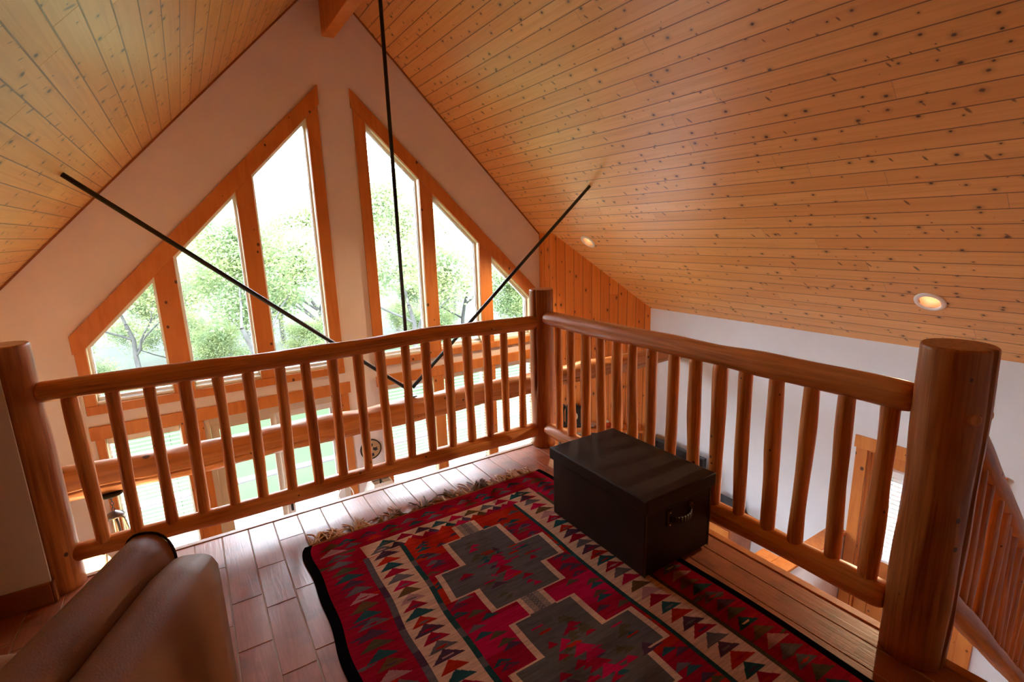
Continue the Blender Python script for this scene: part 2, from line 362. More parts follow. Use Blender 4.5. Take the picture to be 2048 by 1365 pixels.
# plastered partition at the left end of the loft, with its base board
PX=-.693
m=MB(); m.prism([(XL,.0),(PX-.090,.0),(PX-.090,roof(PX-.090)),(XL,roof(XL))],-.1455,0.0)
struct(m.build('wall_front',M['plaster']))
m=MB(); m.prism([(PX-.090,.0),(PX,.0),(PX,roof(PX)),(PX-.090,roof(PX-.090))],-.1455,-.132); struct(m.build('trim_9',M['plaster']))
struct(plain_box('baseboard_front',(XL,PX+.0005,-.163,-.146,.001,.10),M['trimdark'],.003))
struct(plain_box('baseboard_end',(PX+.001,PX+.012,-.1625,-.131,.001,.10),M['trimdark'],.003))
# ridge beam
m=MB(); m.box(XC-.062,XC+.062,YBACK+.02,YG-.001,3.497,ZR-.055)
o=struct(m.build('trim_5',M['casing'],bevel=.006))

# ---- window casings (flat pine boards around each bank) --------------------
def bank(s):
    """s=+1 left bank as measured, s=-1 its mirror image about the ridge"""
    X=lambda x: x if s>0 else 2*XC-x
    def board(poly,y0=YG-.022,y1=YG-.001):
        P=[(X(a),b) for a,b in poly]
        if s<0: P=P[::-1]
        m=MB(); m.prism(P,y0,y1); o=fix_normals(m.build('trim_6',M['casing']))
        md=o.modifiers.new('b','BEVEL'); md.width=.003; md.segments=1; return struct(o)
    # raking head board with plumb ends
    board([(-.955,.575),(-.86,.595),(-.86,.615),(1.24,2.715),(1.255,2.73),(1.379,2.85),(1.379,3.035),(-.955,.735)],YG-.026)
    board([(-.944,.0),(-.86,.0),(-.86,.612),(-.944,.575)])
    board([(1.24,.0),(1.362,.0),(1.362,2.832),(1.24,2.712)])
    for a,b in ((-.262,-.09),(.508,.665)): board([(a,ZB),(b,ZB),(b,rakeL(b)+.001),(a,rakeL(a)+.001)])
    board([(-.944,.0),(1.362,.0),(1.362,ZB),(-.944,ZB)],YG-.030)
bank(1); bank(-1)
def tr(b,mat='casing'):
    return struct(plain_box('trim_7',b,M[mat],.003))
tr((-.955,1.405,YG-.028,YG-.001,-.242,-.115)); tr((1.715,4.06,YG-.028,YG-.001,-.242,-.115))
for a,b,z0 in ((-.925,-.86,LZB),(-.235,-.07,ZF),(1.29,1.375,ZF),(1.745,1.823,LZB),(2.44,2.577,LZB),(3.205,3.342,LZB),(3.97,4.05,LZB)): tr((a,b,YG-.022,YG-.001,z0,-.243))
tr((-.262,-.236,YG-.02,YG-.001,LZB,-.243))
tr((-.93,-.24,YG-.026,YG-.001,LZB-.09,LZB)); tr((1.745,4.05,YG-.026,YG-.001,LZB-.09,LZB))
# ---- windows: vinyl frame + jamb liner + glass
def window(n,poly,yg=YG+.105):
    """poly = opening outline (x,z)"""
    cx=sum(p[0] for p in poly)/len(poly); cz=sum(p[1] for p in poly)/len(poly)
    def inset(d):
        N=len(poly); out=[]
        for i in range(N):
            p0,p1,p2=[Vector(poly[(i+k)%N]) for k in (-1,0,1)]
            def line(a,b):
                t=(b-a).normalized(); nrm=Vector((-t.y,t.x))
                if nrm.dot(Vector((cx,cz))-a)<0: nrm=-nrm
                return a+nrm*d, t
            (a,t),(b,q)=line(p0,p1),line(p1,p2)
            den=t.x*q.y-t.y*q.x; k=((b-a).x*q.y-(b-a).y*q.x)/den; out.append(a+t*k)
        return out
    m=MB(); a=inset(.0006); b=inset(.004); c=inset(.004); d=inset(.022); e=inset(.027); N=len(poly)
    def ring(A,B,ya,yb,mi):
        for i in range(N):
            j=(i+1)%N
            m.face([(A[i].x,ya,A[i].y),(A[j].x,ya,A[j].y),(B[j].x,yb,B[j].y),(B[i].x,yb,B[i].y)],None,mi)
    ring(a,a,YG-.001,YG+.159,0); ring(a,b,YG-.001,YG-.001,0); ring(b,b,YG-.001,yg-.03,0)
    ring(c,d,yg-.03,yg-.03,1); ring(d,d,yg-.03,yg-.012,1); ring(d,e,yg-.012,yg-.012,1); ring(e,e,yg-.012,yg+.03,1); ring(e,a,yg+.03,yg+.03,1)
    o=struct(m.build('window_%d'%n,[M['jamb'],M['vinyl']]))
    g=MB(); g.prism([(p.x,p.y) for p in inset(.024)],yg-.003,yg+.003)
    fix_normals(g.build('pane',M['glass'],o))
    zb=min(p[1] for p in poly); xa=min(p[0] for p in poly); xb=max(p[0] for p in poly)
    g=MB(); g.box(xa+.005,xb-.005,YG+.01,yg-.013,zb+.005,zb+.030); g.box(xa+.012,xb-.012,yg-.050,yg-.012,zb+.034,zb+.062); g.build('sill_rail',M['vinyl'],o,bevel=.002)
    return o
for i,(a,b) in enumerate(UP): window(i+1,[(a,ZB),(b,ZB),(b,rakeL(b)),(a,rakeL(a))])
for i,(a,b) in enumerate(UPR): window(i+4,[(a,ZB),(b,ZB),(b,rakeR(b)),(a,rakeR(a))])
for i,(a,b) in enumerate([LOW[0]]+LOW[2:]): window(i+7,[(a,LZB),(b,LZB),(b,LZT),(a,LZT)])
m=MB(); a,b,c,d=LW; x0,x1=XL-.10,XL-.04
m.box(x0,x1,a+.001,a+.05,c+.001,d-.001); m.box(x0,x1,b-.05,b-.001,c+.001,d-.001); m.box(x0,x1,a+.05,b-.05,c+.001,c+.05); m.box(x0,x1,a+.05,b-.05,d-.05,d-.001); m.box(x0,x1,(a+b)/2-.03,(a+b)/2+.03,c+.05,d-.05)
o=struct(m.build('window_11',M['vinyl'])); m=MB(); m.box(x0+.02,x0+.026,a+.05,b-.05,c+.05,d-.05); m.build('pane',M['glass'],o)  # unseen window, added only to brighten the room from the left
for i,(a,b) in enumerate(BW):
    m=MB(); y0,y1=YBACK-.10,YBACK-.05
    m.box(a+.001,a+.05,y0,y1,.751,1.549); m.box(b-.05,b-.001,y0,y1,.751,1.549); m.box(a+.05,b-.05,y0,y1,.751,.80); m.box(a+.05,b-.05,y0,y1,1.50,1.549); m.box((a+b)/2-.03,(a+b)/2+.03,y0,y1,.80,1.50)
    o=struct(m.build('window_%d'%(i+11),M['vinyl'])); m=MB(); m.box(a+.05,b-.05,y0+.02,y0+.026,.80,1.50); m.build('pane',M['glass'],o)
# ---- sliding patio door
a,b=LOW[1]; z0,z1=ZF+.02,LZT
m=MB(); y0,y1=YG+.03,YG+.13
m.box(a+.0005,a+.05,y0,y1,z0,z1-.001); m.box(b-.05,b-.0005,y0,y1,z0,z1-.001); m.box(a+.05,b-.05,y0,y1,z1-.09,z1-.001); m.box(a+.05,b-.05,y0,y1,z0,z0+.05)
door=struct(m.build('door_1',M['tan'],bevel=.003))
def leaf(x0,x1,y,mats):
    m=MB(); s=.075
    m.box(x0,x0+s,y,y+.035,z0+.05,z1-.091); m.box(x1-s,x1,y,y+.035,z0+.05,z1-.091); m.box(x0+s,x1-s,y,y+.035,z1-.16,z1-.091); m.box(x0+s,x1-s,y,y+.035,z0+.05,z0+.15)
    o=m.build('door_leaf',mats,door,bevel=.002)
    g=MB(); g.box(x0+s,x1-s,y+.014,y+.020,z0+.15,z1-.16); g.build('pane',M['glass'],o)
    return o
l1=leaf(a+.051,.62,y0+.055,M['tan']); l2=leaf(.60,b-.051,y0+.012,M['vinyl'])
m=MB(); m.box(.628,.652,y0-.03,y0+.011,-1.50,-1.30); m.build('handle',M['black'],l2,bevel=.004)
# ---- half-glazed door in the right wall
m=MB(); X0=XW-.022
for b_ in ((XW-.026,XW-.001,-1.875,-.805,DZT,-.44),(X0,XW-.001,-.92,-.822,ZF,DZT-.001),(X0,XW-.001,-1.858,-1.76,ZF,DZT-.001)): tr(b_)
m=MB(); m.box(XW+.002,XW+.138,DY0+.0005,DY0+.02,ZF,DZT-.001); m.box(XW+.002,XW+.138,DY1-.02,DY1-.0005,ZF,DZT-.001); m.box(XW+.002,XW+.138,DY0+.02,DY1-.02,DZT-.02,DZT-.001)
d2=struct(m.build('door_2',M['casing']))
m=MB(); A,B=DY0+.022,DY1-.022; xs=(XW+.03,XW+.075)
m.box(*xs,A,A+.11,ZF+.01,DZT-.022); m.box(*xs,B-.11,B,ZF+.01,DZT-.022); m.box(*xs,A+.11,B-.11,DZT-.14,DZT-.022); m.box(*xs,A+.11,B-.11,-1.72,-1.60); m.box(*xs,A+.11,B-.11,ZF+.01,ZF+.2)
m.box(XW+.042,XW+.06,A+.11,B-.11,ZF+.2,-1.72)
dl=m.build('door_leaf',M['casing'],d2,bevel=.003)
g=MB(); g.box(XW+.05,XW+.056,A+.11,B-.11,-1.60,DZT-.14); g.build('pane',M['glass'],dl)
# ---- boarded chimney corner: short return, then a diagonal face to the right wall
WP=[Vector((4.115,YG-.001)),Vector((4.115,2.595)),Vector((XW-.001,1.785))]
m=MB(); dist=0
zlo=ZF
for p,q in zip(WP,WP[1:]):
    L=(q-p).length; N=max(1,int(L/.1165+.5)); tp=lambda z: roof(z.x)
    m.face([(p.x,p.y,zlo),(q.x,q.y,zlo),(q.x,q.y,roof(q.x)),(p.x,p.y,roof(p.x))],[(0,dist),(0,dist+L),(roof(q.x)-zlo,dist+L),(roof(p.x)-zlo,dist)])
    dist+=L
struct(m.build('wall_corner',M['pine_w']))
DD=(WP[2]-WP[1]).normalized(); DN=Vector((DD.y,-DD.x))          # along the diagonal, and out of it toward the room
if DN.x>0: DN=-DN
MD=Matrix(((DD.x,DN.x,0,WP[1].x),(DD.y,DN.y,0,WP[1].y),(0,0,1,0),(0,0,0,1)))   # local: x along, y out, z up
# ------------------------------------------------------------------ logs
def hsh(i,s): return math.sin(i*12.9898+s*78.233)*43758.5453%1.0
def vnoise(x,s):
    i=math.floor(x); f=x-i; f=f*f*(3-2*f); return hsh(i,s)*(1-f)+hsh(i+1,s)*f
def log_geo(L,r,seed,seg=20,step=.05,r2=None,end0=None,end1=None,wob=.05,crack=None,bend=.006,chop=0):
    """round timber along +Z; end = (length of worked shoulder, factor at the tip)"""
    m=MB(); r2=r if r2 is None else r2
    zs=[L*i/max(2,round(L/step)) for i in range(max(2,round(L/step))+1)]
    for e,at in ((end0,0),(end1,1)):
        if e:
            for q in (0,.25,.6,1.0): zs.append(e[0]*q if at==0 else L-e[0]*q)
    zs=sorted(set(round(z,4) for z in zs)); n=len(zs)
    for z in zs:
        t=z/L; rr=r*(1-t)+r2*t
        k=1.0
        if end0 and z<end0[0]: q=z/end0[0]; k=end0[1]+(1-end0[1])*math.sqrt(max(0,1-(1-q)**2))
        if end1 and z>L-end1[0]: q=(L-z)/end1[0]; k=end1[1]+(1-end1[1])*math.sqrt(max(0,1-(1-q)**2))
        ox=(vnoise(z*1.6,seed+3)-.5)*2*bend; oy=(vnoise(z*1.6,seed+5)-.5)*2*bend
        for a in range(seg):
            th=2*PI*a/seg
            w=1+wob*((vnoise(z*4.5+7,seed)-.5)*1.2+(vnoise(z*6+3*math.cos(th)+9,seed+11)-.5)*.9+(vnoise(z*5+3*math.sin(th)+4,seed+17)-.5)*.9)
            c=0
            if crack and a==crack[0] : 
                c=crack[1]*(vnoise(z*3,seed+23)>.25)
            R_=rr*k*w-c
            m.v.append((R_*math.cos(th)+ox,R_*math.sin(th)+oy,z))
    for i in range(n-1):
        for a in range(seg):
            p=i*seg+a; q=i*seg+(a+1)%seg; m.f.append((p,q,q+seg,p+seg)); m.uv.append([(0,0)]*4); m.m.append(0); m.sm.append(True)
    for f in (tuple(range(seg-1,-1,-1)),tuple(range((n-1)*seg,n*seg))):
        m.f.append(f); m.uv.append([(0,0)]*seg); m.m.append(0); m.sm.append(False)
    return m
def orient(p0,p1,roll=0):
    p0,p1=Vector(p0),Vector(p1); z=(p1-p0).normalized(); x=(Vector((1,0,0))-z*z.x).normalized() if abs(z.z)>.9 else Vector((0,0,1)).cross(z).normalized()
    y=z.cross(x); R=Matrix((x,y,z)).transposed().to_4x4(); return Matrix.Translation(p0)@R@Matrix.Rotation(roll,4,'Z')
def log(name,p0,p1,r,seed,mat='log',parent=None,roll=0,**kw):
    L=(Vector(p1)-Vector(p0)).length
    o=log_geo(L,r,seed,**kw).build(name,M[mat]); mw=orient(p0,p1,roll)
    if parent is not None:
        o.parent=parent; mw=Matrix.Translation(-Vector(parent.location))@mw
    o.matrix_local=mw if parent is not None else mw
    if parent is None: o.matrix_world=mw
    return o
YR=-.055; XR=2.025
# posts
POSTS=[('thick peeled log post at the left end, beside the plastered wall',(-.680,-.045),.081,41,1.145,None),
       ('log newel post in the loft corner where both railings meet',(2.035,-.055),.083,42,1.140,(36,.035)),
       ('thickest log newel post, at the head of the stairs on the right',(2.035,-2.335),.098,43,1.150,(46,.030))]
for lab,(x,y),r,sd,h,cr in POSTS:
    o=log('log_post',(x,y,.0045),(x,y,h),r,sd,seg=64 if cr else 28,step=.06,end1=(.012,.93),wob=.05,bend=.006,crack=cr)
    tag(o,lab,'post')
# pegs and knots on the right post
pst=bpy.data.objects['log_post.002'] if 'log_post.002' in bpy.data.objects else o
for dx,dy,z,r in ((-.62,-.78,.93,.019),(.62,-.79,.92,.019)):
    d=Vector((dx,dy,0)).normalized(); p=Vector((0,0,z))+d*.09
    m=MB(); m.tube([p,p+d*.014,p+d*.017],[r,r,r*.8],14); q=m.build('peg',M['log_lit'],pst)
# railing along the front edge
fr=thing('log_railing','long log railing along the front edge of the loft, facing the windows','railing',(.7,YR,0))
ZT,ZL=.928,.148
log('top_rail',(-.615,YR,ZT-.003),(1.968,YR,ZT-.004),.047,51,'log_lit',parent=fr,wob=.12,bend=.009,step=.07,end0=(.03,.8),end1=(.03,.8),r2=.046)
log('bottom_rail',(-.615,YR,ZL+.004),(1.968,YR,ZL-.018),.043,52,'log_lit',parent=fr,wob=.12,bend=.007,step=.07,r2=.049)
for k in range(18):
    x=-.509+.1396*k
    log('baluster',(x,YR+hsh(k,2)*.008-.004,ZL+.028),(x+(hsh(k,1)-.5)*.012,YR,ZT-.030),.0255+.0045*hsh(k,9),100+k,'log_lit',parent=fr,seg=12,step=.05,end0=(.03,.82),end1=(.028,.62),wob=.16,bend=.0075,roll=k)
rr=thing('log_railing','shorter log railing on the right, behind the dark trunk','railing',(XR,-1.2,0))
log('top_rail',(XR,-.128,.944),(XR,-2.245,.945),.046,61,'log_lit',parent=rr,wob=.13,bend=.010,step=.07,end0=(.06,.6),end1=(.05,.75),r2=.055)
log('bottom_rail',(XR,-.128,.150),(XR,-2.245,.172),.047,62,'log_lit',parent=rr,wob=.13,bend=.008,step=.07,end0=(.05,.65),end1=(.05,.75),r2=.052)
for k in range(15):
    y=-.262-.1362*k
    log('baluster',(XR,y-.004,.185),(XR+(hsh(k,4)-.5)*.01,y,.917),.0285+.004*hsh(k,7),200+k,'log_lit',parent=rr,seg=12,step=.05,end0=(.03,.85),end1=(.03,.62),wob=.15,bend=.008,roll=k*2)
# stair railing, falling to the right
sr=thing('stair_railing','sloping log stair railing descending from the right newel post','railing',(3.4,-2.32,-.6))
sl=-.825; YS=-2.325
def zt(x): return .960+sl*(x-2.1)
def zb(x): return .275+sl*(x-2.1)
log('top_rail',(2.13,YS,zt(2.13)),(4.85,YS,zt(4.85)),.042,71,parent=sr,wob=.09,bend=.003,step=.08)
log('bottom_rail',(2.13,YS,zb(2.13)),(4.85,YS,zb(4.85)),.048,72,parent=sr,wob=.12,step=.08)
for k in range(20):
    x=2.235+.131*k
    log('baluster',(x,YS,zb(x)+.035),(x,YS,zt(x)-.035),.028,300+k,parent=sr,seg=12,step=.06,end0=(.03,.8),end1=(.03,.65),wob=.15,bend=.007)
log_e=log('newel_post',(4.88,YS,ZF+.65),(4.88,YS,zt(4.85)+.12),.075,79,parent=sr,step=.1)
# stairs (closed pine treads and risers)
st=thing('staircase','pine stairs going down behind the right newel post','stairs',(3.4,-2.85,ZF))
n=11; run=.245; rise=.2*.9
for k in range(n):
    x0=XE+.02+run*k; z=-.19*(k+1)
    m=MB(); m.box(x0-.02,x0+run,-3.38,-2.40,z-.035,z,M=Matrix.Translation((-3.4,2.85,-ZF))); m.build('tread',M['casing'],st,bevel=.006)
    m=MB(); m.box(x0-.02,x0-.003,-3.38,-2.40,z+.0005 ,z+.154,M=Matrix.Translation((-3.4,2.85,-ZF))); m.build('riser',M['plaster'],st)
m=MB(); xe=XE+.02+run*n
m.prism([(XE+.015,-.32),(xe,-.32-.19/run*(xe-XE-.015)),(xe,-.02-.19/run*(xe-XE-.015)),(XE+.015,-.02)],-2.398,-2.352,M=Matrix.Translation((-3.4,2.85,-ZF))); fix_normals(m.build('stringer',M['log'],st))
m=MB(); m.box(xe-.02,XW-.004,-3.38,-2.40,-2.125,-2.09,M=Matrix.Translation((-3.4,2.85,-ZF))); m.box(xe,XW-.03,-3.36,-2.42,ZF+.001,-2.126,M=Matrix.Translation((-3.4,2.85,-ZF))); m.build('landing',M['casing'],st)
# half walls with wooden caps down on the main floor
hw=thing('half_wall','low plastered half wall with orange wooden cap below the right railing','wall',(4.5,-.75,ZF))
T0=Matrix.Translation((-4.5,.75,-ZF))
m=MB(); m.box(4.06,XW-.004,-.815,-.695,ZF+.001,-1.487,M=T0); m.box(4.06,4.19,-.694,-.54,ZF+.001,-1.487,M=T0); m.build('plaster_body',M['plaster'],hw)
m=MB(); m.box(4.04,XW-.004,-.832,-.680,-1.486,-1.455,M=T0); m.box(4.04,4.212,-.679,-.52,-1.486,-1.455,M=T0); m.build('cap',M['casing'],hw,bevel=.004)

# ------------------------------------------------------------------ tie beam and steel rods
o=log('log_beam',(XL+.002,YB,-.012),(XW-.004,YB,-.03),.116,81,'beam',seg=96,step=.07,r2=.100,wob=.10,bend=.012,crack=(52,.055),roll=0)
tag(o,'long peeled log beam spanning the room beyond the front railing','beam')
def rod(lab,p0,p1,r,plate0=None):
    t=thing('tie_rod',lab,'rod',p0)
    m=MB(); m.tube([Vector((0,0,0)),Vector(p1)-Vector(p0)],r,12); m.build('rod',M['black'],t)
    return t
NZ=.150
tr_v=rod('vertical black steel rod hanging from the ridge to the log beam',(XC,YB,NZ+.02),(XC,YB,3.496),.0155)
for s,lab in ((-1,'black steel rod slanting up to the left ceiling'),(1,'black steel rod slanting up to the right ceiling')):
    e=2.098; t_=rod(lab,(XC+s*.026,YB,NZ+.03),(XC+s*e,YB,ZR-T*e-.004),.0165)
br_=thing('rod_bracket','black steel saddle bracket on the log beam joining the three rods','bracket',(XC,YB,.105))
m=MB(); m.tube([(0,0,.0),(0,0,.06)],.024,14); m.build('socket',M['black'],br_)
m=MB(); m.box(-.05,.05,-.04,.04,-.006,.006); m.build('base_plate',M['black'],br_,bevel=.003)

# ------------------------------------------------------------------ recessed ceiling lights
M['white_trim']=simple('white_trim_ring',(.90,.89,.87),.4)
M['reflector']=simple('warm_reflector',(.42,.24,.15),.45)
M['bulb']=simple('lit_bulb',(1,.9,.75),.4,emit=(1,.74,.45),estr=6)
nrm=Vector((-1,0,-1)).normalized()        # out of the right-hand slope, into the room
def can(x,y,lab):
    z=roof(x); p=Vector((x,y,z)); t=thing('recessed_light',lab,'ceiling light',p,'recessed lights in the right slope')
    ax=-nrm; X=Vector((0,1,0)); Y=ax.cross(X); R=Matrix((X,Y,ax)).transposed().to_4x4()
    m=MB(); m.lathe([(.070,.02),(.070,-.004),(.074,-.010),(.098,-.008),(.103,-.001),(.103,.001)],32,0,R,cap=False); m.build('trim_ring',M['white_trim'],t)
    m=MB(); m.lathe([(.069,-.002),(.066,.05),(.055,.10),(.0,.105)],28,0,R,cap=False); m.build('reflector',M['reflector'],t)
    m=MB(); m.lathe([(.0,.070),(.018,.072),(.030,.080),(.030,.092),(.02,.103)],20,0,R,cap=False); m.build('bulb',M['bulb'],t)
    l=bpy.data.lights.new('can_lamp','SPOT'); l.energy=40; l.color=(1,.72,.42); l.spot_size=1.9; l.spot_blend=.6; l.shadow_soft_size=.04
    lo=bpy.data.objects.new('can_lamp',l); C.objects.link(lo); lo.matrix_world=Matrix.Translation(p+nrm*.012)@Vector((0,0,-1)).rotation_difference(nrm).to_matrix().to_4x4()
can(*CANS[0],'recessed ceiling light near the boarded chimney corner'); can(*CANS[1],'recessed ceiling light at the far right, above the thickest newel post')
# ------------------------------------------------------------------ kilim rug
def make_rug():
    X0,X1,Y1,Y0=.285,1.785,-.385,-2.95; d=.004
    nx=int((X1-X0)/d); ny=int((Y1-Y0)/d)
    xs=X0+(np.arange(nx)+.5)*d; ys=Y1-(np.arange(ny)+.5)*d
    GX,GY=np.meshgrid(xs,ys)
    rg=np.random.RandomState(7); rnd=random.Random(11)
    K=dict(crim=(.30,.007,.022),red=(.39,.020,.008),mag=(.43,.008,.042),cream=(.60,.335,.205),teal=(.022,.065,.062),grey=(.115,.085,.080),purp=(.075,.030,.045),
           brown=(.13,.058,.022),pink=(.40,.17,.15),blk=(.006,.005,.005),olive=(.085,.060,.030),green=(.020,.052,.045),gmed=(.105,.080,.070))
    A=np.zeros((ny,nx,3)); A[:]=K['crim']
    wig=.0*GY
    def put(mask,c): A[mask]=K[c] if isinstance(c,str) else c
    def rect(a,b,c,e,col,w=True): put((GX+(wig if w else 0)>=a)&(GX+(wig if w else 0)<b)&(GY<=c)&(GY>e),col)
    def tri(cx,yt,hw,h,col,lens=None,skew=0):
        t=(yt-GY)/h; s=np.abs(GX-cx-skew*(yt-GY))
        mk=(t>=0)&(t<1)&(s<hw*t); put(mk,col)
        if lens: put((t>.60)&(t<.80)&(s<hw*.5*(1-np.abs(t-.7)/.12)),lens)
    # ground colour zones in the field
    zones=['red','crim','red','crim','mag','crim','red','crim']
    for i in range(60):
        y=-.66-.042*i; c=zones[(i//4)%8]; rect(.72,1.39,y,y-.045,c)
    def stack(cx,y0,y1,hw,h,per,cols,lens,jit=.004):
        k=0; y=y0
        while y>y1:
            tri(cx+rnd.uniform(-jit,jit),y,hw*rnd.uniform(.88,1.08),h,cols[k%len(cols)],lens[k%len(lens)]); y-=per*rnd.uniform(.93,1.07); k+=1
    # flecked patches in the red side fields
    for side,c0 in ((-1,.80),(1,1.30)):
        for i in range(30):
            y=-.70-.075*i
            for q in range(2):
                x=c0+rnd.uniform(-.05,.05)+side*.0; c=rnd.choice(['teal','grey','purp','olive','teal','purp'])
                tri(x,y-q*.028,.045,.03,c,rnd.choice([None,'crim',None]))
    for i in range(10):
        y=-.685-.02*i
        for x in (.80,.87,.95,1.16,1.23,1.31):
            if rnd.random()<.30: tri(x+rnd.uniform(-.03,.03),y,.035,.026,rnd.choice(['grey','teal','purp']))
    # stepped medallions with cream outlines
    def block(a,b,t,bm):
        rect(a,b,t,bm,'cream',False)
    def inner(a,b,t,bm,e=.027):
        rect(a+e,b-e,t-.006,bm+.006,'gmed',False)
    P=.6405
    for n in range(5):
        o=P*n
        steps=[(.887,1.222,-.772,-.968),(.757,1.360,-.968,-1.158),(.870,1.252,-1.158,-1.310)]
        for a,b,t,bm in steps: block(a,b,t-o+.004,bm-o-.004)
        block(.988,1.125,-.655-o,-.775-o); 
        if n: pass
    for n in range(5):
        o=P*n
        for a,b,t,bm in [(.887,1.222,-.772,-.968),(.757,1.360,-.968,-1.158),(.870,1.252,-1.158,-1.310)]:
            inner(a,b,t-o,bm-o)
        for a,b,z in ((.887,1.222,-.968),(.870,1.252,-1.158)): rect(a+.027,b-.027,z-o+.012,z-o-.012,'gmed',False)
        # hatched neck between medallions
        rect(1.012,1.10,-.665-o,-.775-o,(.30,.20,.14),False); rect(1.04,1.072,-.660-o,-.785-o,'grey',False)
        hat=((np.floor(GY/.008)+np.floor(GX/.012))%2==0)&(GX>1.012)&(GX<1.10)&(GY<-.665-o)&(GY>-.775-o); put(hat,(.22,.15,.11))
        rect(.99,1.12,-.768-o,-.78-o,'gmed',False)
        # colour flecks inside
        for q in range(60):
            x=1.055+rnd.uniform(-.24,.24); y=-.80-o-rnd.random()*.47
            lim=.14 if (y+o>-.968 or y+o<-1.158) else .25
            if abs(x-1.055)>lim-.045: continue
            c=rnd.choice(['mag','crim','grey','olive','purp','teal','grey','mag','crim'])
            hw=rnd.uniform(.02,.045)
            tri(x,y,hw,rnd.uniform(.018,.034),c)
            if rnd.random()<.5: tri(x+rnd.uniform(-.03,.03),y-.022,hw,.026,c)
        for q in range(22):
            x=1.055+rnd.uniform(-.24,.24); y=-.80-o-rnd.random()*.45; lim=.13 if (y+o>-.968 or y+o<-1.158) else .26
            if abs(x-1.055)<lim-.03: put((np.abs(GY-y)<.0045)&(np.abs(GX-x)<.026*(1.3-np.abs(GY-y)/.01)),'mag' if q%2 else 'red')
        # centre spine figure
        for q,c in enumerate(['mag','mag','crim','mag']): tri(1.05+.015*(q%2),-.985-o-.042*q,.052,.05,c,None)
    # inner guard lines
    rect(.705,.730,-.65,-9,'green'); rect(1.378,1.398,-.62,-9,'green')
    for i in range(14):
        y=-.8-.17*i; rect(.705,.730,y,y-.05,'grey'); rect(1.378,1.398,y-.06,y-.10,'teal')
    # cream bands and their triangles
    rect(.542,.705,-.55,-9,'cream'); rect(1.398,1.572,-.53,-9,'cream'); rect(.542,1.572,-.548,-.648,'cream',False)
    put((np.abs(GY+.662)<.003)&(GX>.545)&(GX<.712),'crim')
    rect(.517,.545,-.655,-9,'grey'); rect(1.570,1.588,-.62,-9,'olive')
    for i in range(9): y=-.9-.21*i; rect(.517,.545,y,y-.08,'purp')
    cy=['grey','purp','red','teal','crim','grey','mag','brown','pink','crim','teal','red','purp','crim']
    ln=['pink',None,None,None,None,None,'grey',None,'grey','purp',None,'grey','crim','purp','red']
    stack(.619,-.59,-2.95,.064,.055,.0525,cy,ln); stack(1.487,-.545,-2.95,.064,.055,.0525,cy[3:]+cy[:3],ln)
    for i in range(9):
        x=.66+i*.098; c=['teal','crim','purp','teal','mag','brown','grey','mag','teal'][i]
        tri(x,-.553,.05,.048,c,'grey' if i%3==0 else None); tri(x+.04,-.600,.042,.048,c if i%2 else 'purp')
    # serrated red upper edge of the field
    for i in range(7): tri(.77+i*.095,-.612,.05,.05,['red','crim','red','mag','red','crim','mag'][i])
    # outer red bands
    rect(.325,.517,-.39,-9,'crim'); rect(1.588,1.755,-.39,-9,'crim'); rect(.325,1.755,-.38,-.548,'crim',False)
    for i in range(70):
        y=-.40-.037*i
        for a,b in ((.325,.517),(1.588,1.755)):
            if rnd.random()<.6:
                x=rnd.uniform(a,b); w_=rnd.uniform(.02,.08); c=rnd.choice(['red','mag','grey','olive','purp','red'])
                put((GX>max(a,x-w_))&(GX<min(b,x+w_))&(np.abs(GY-y)<rnd.uniform(.004,.013)*(1-np.abs(GX-x)/(w_+.001))),c)
    oc=['brown','pink','grey','grey','olive','teal','purp','grey','pink','brown','teal','grey','purp','olive','teal']
    stack(.430,-.43,-2.95,.066,.050,.0565,oc,[None,None,'crim',None,None,None,'purp',None,'crim'],.014)
    stack(1.672,-.47,-2.95,.066,.050,.0565,oc[4:]+oc[:4],[None,'red',None,None,'cream',None,None],.014)
    for i in range(11):
        x=.50+i*.113; tri(x,-.432,.055,.042,['teal','purp','teal','grey','teal','purp','grey','teal','olive','teal','grey'][i],'crim'); tri(x+.02,-.482,.05,.036,['grey','red','brown','teal'][i%4])
    rect(.32,1.8,-.38,-.398,(.33,.09,.035),False)
    # black selvedges
    rect(.2,.325,-.38,-9,'blk'); rect(1.755,1.9,-.38,-9,'blk')
    # yarn to yarn variation along the weft
    n1=rg.rand(ny,nx//12+2); n1=np.repeat(n1,12,1)[:,:nx]; n2=rg.rand(ny//3+1,nx//60+2); n2=np.repeat(np.repeat(n2,60,1)[:,:nx],3,0)[:ny]
    A*= (.70+.24*n1+.18*n2)[:,:,None]
    # mesh
    ex=X0+np.arange(nx+1)*d; ey=Y1-np.arange(ny+1)*d; VX,VY=np.meshgrid(ex,ey)
    fx=(VX-X0)/(X1-X0)
    VX=VX+(1-fx)*(.006*np.sin(VY*7+1)+.004*np.sin(VY*17)+.03*np.exp((VY-Y1)/.05)) + fx*(.008*np.sin(VY*6+.5)-.012*np.exp((VY-Y1)/.06))
    VY=VY+.010*fx*np.exp((VY-Y1)/.4)+.003*np.sin(VX*14)*np.exp((VY-Y1)/.1)
    VZ=.0075+.0012*np.sin(VX*9)*np.sin(VY*8)
    V=np.stack([VX,VY,VZ],-1).reshape(-1,3)
    i=np.arange(ny)[:,None]*(nx+1)+np.arange(nx)[None,:]
    F=np.stack([i,i+(nx+1),i+nx+2,i+1],-1).reshape(-1,4)
    me=bpy.data.meshes.new('rug'); 
    # skirt ring for thickness
    bt=[k for k in range(nx+1)]+[k*(nx+1)+nx for k in range(1,ny+1)]+[ny*(nx+1)+k for k in range(nx-1,-1,-1)]+[k*(nx+1) for k in range(ny-1,0,-1)]
    b0=len(V); low=V[bt].copy(); low[:,2]=.0012; V=np.concatenate([V,low]); n=len(bt)
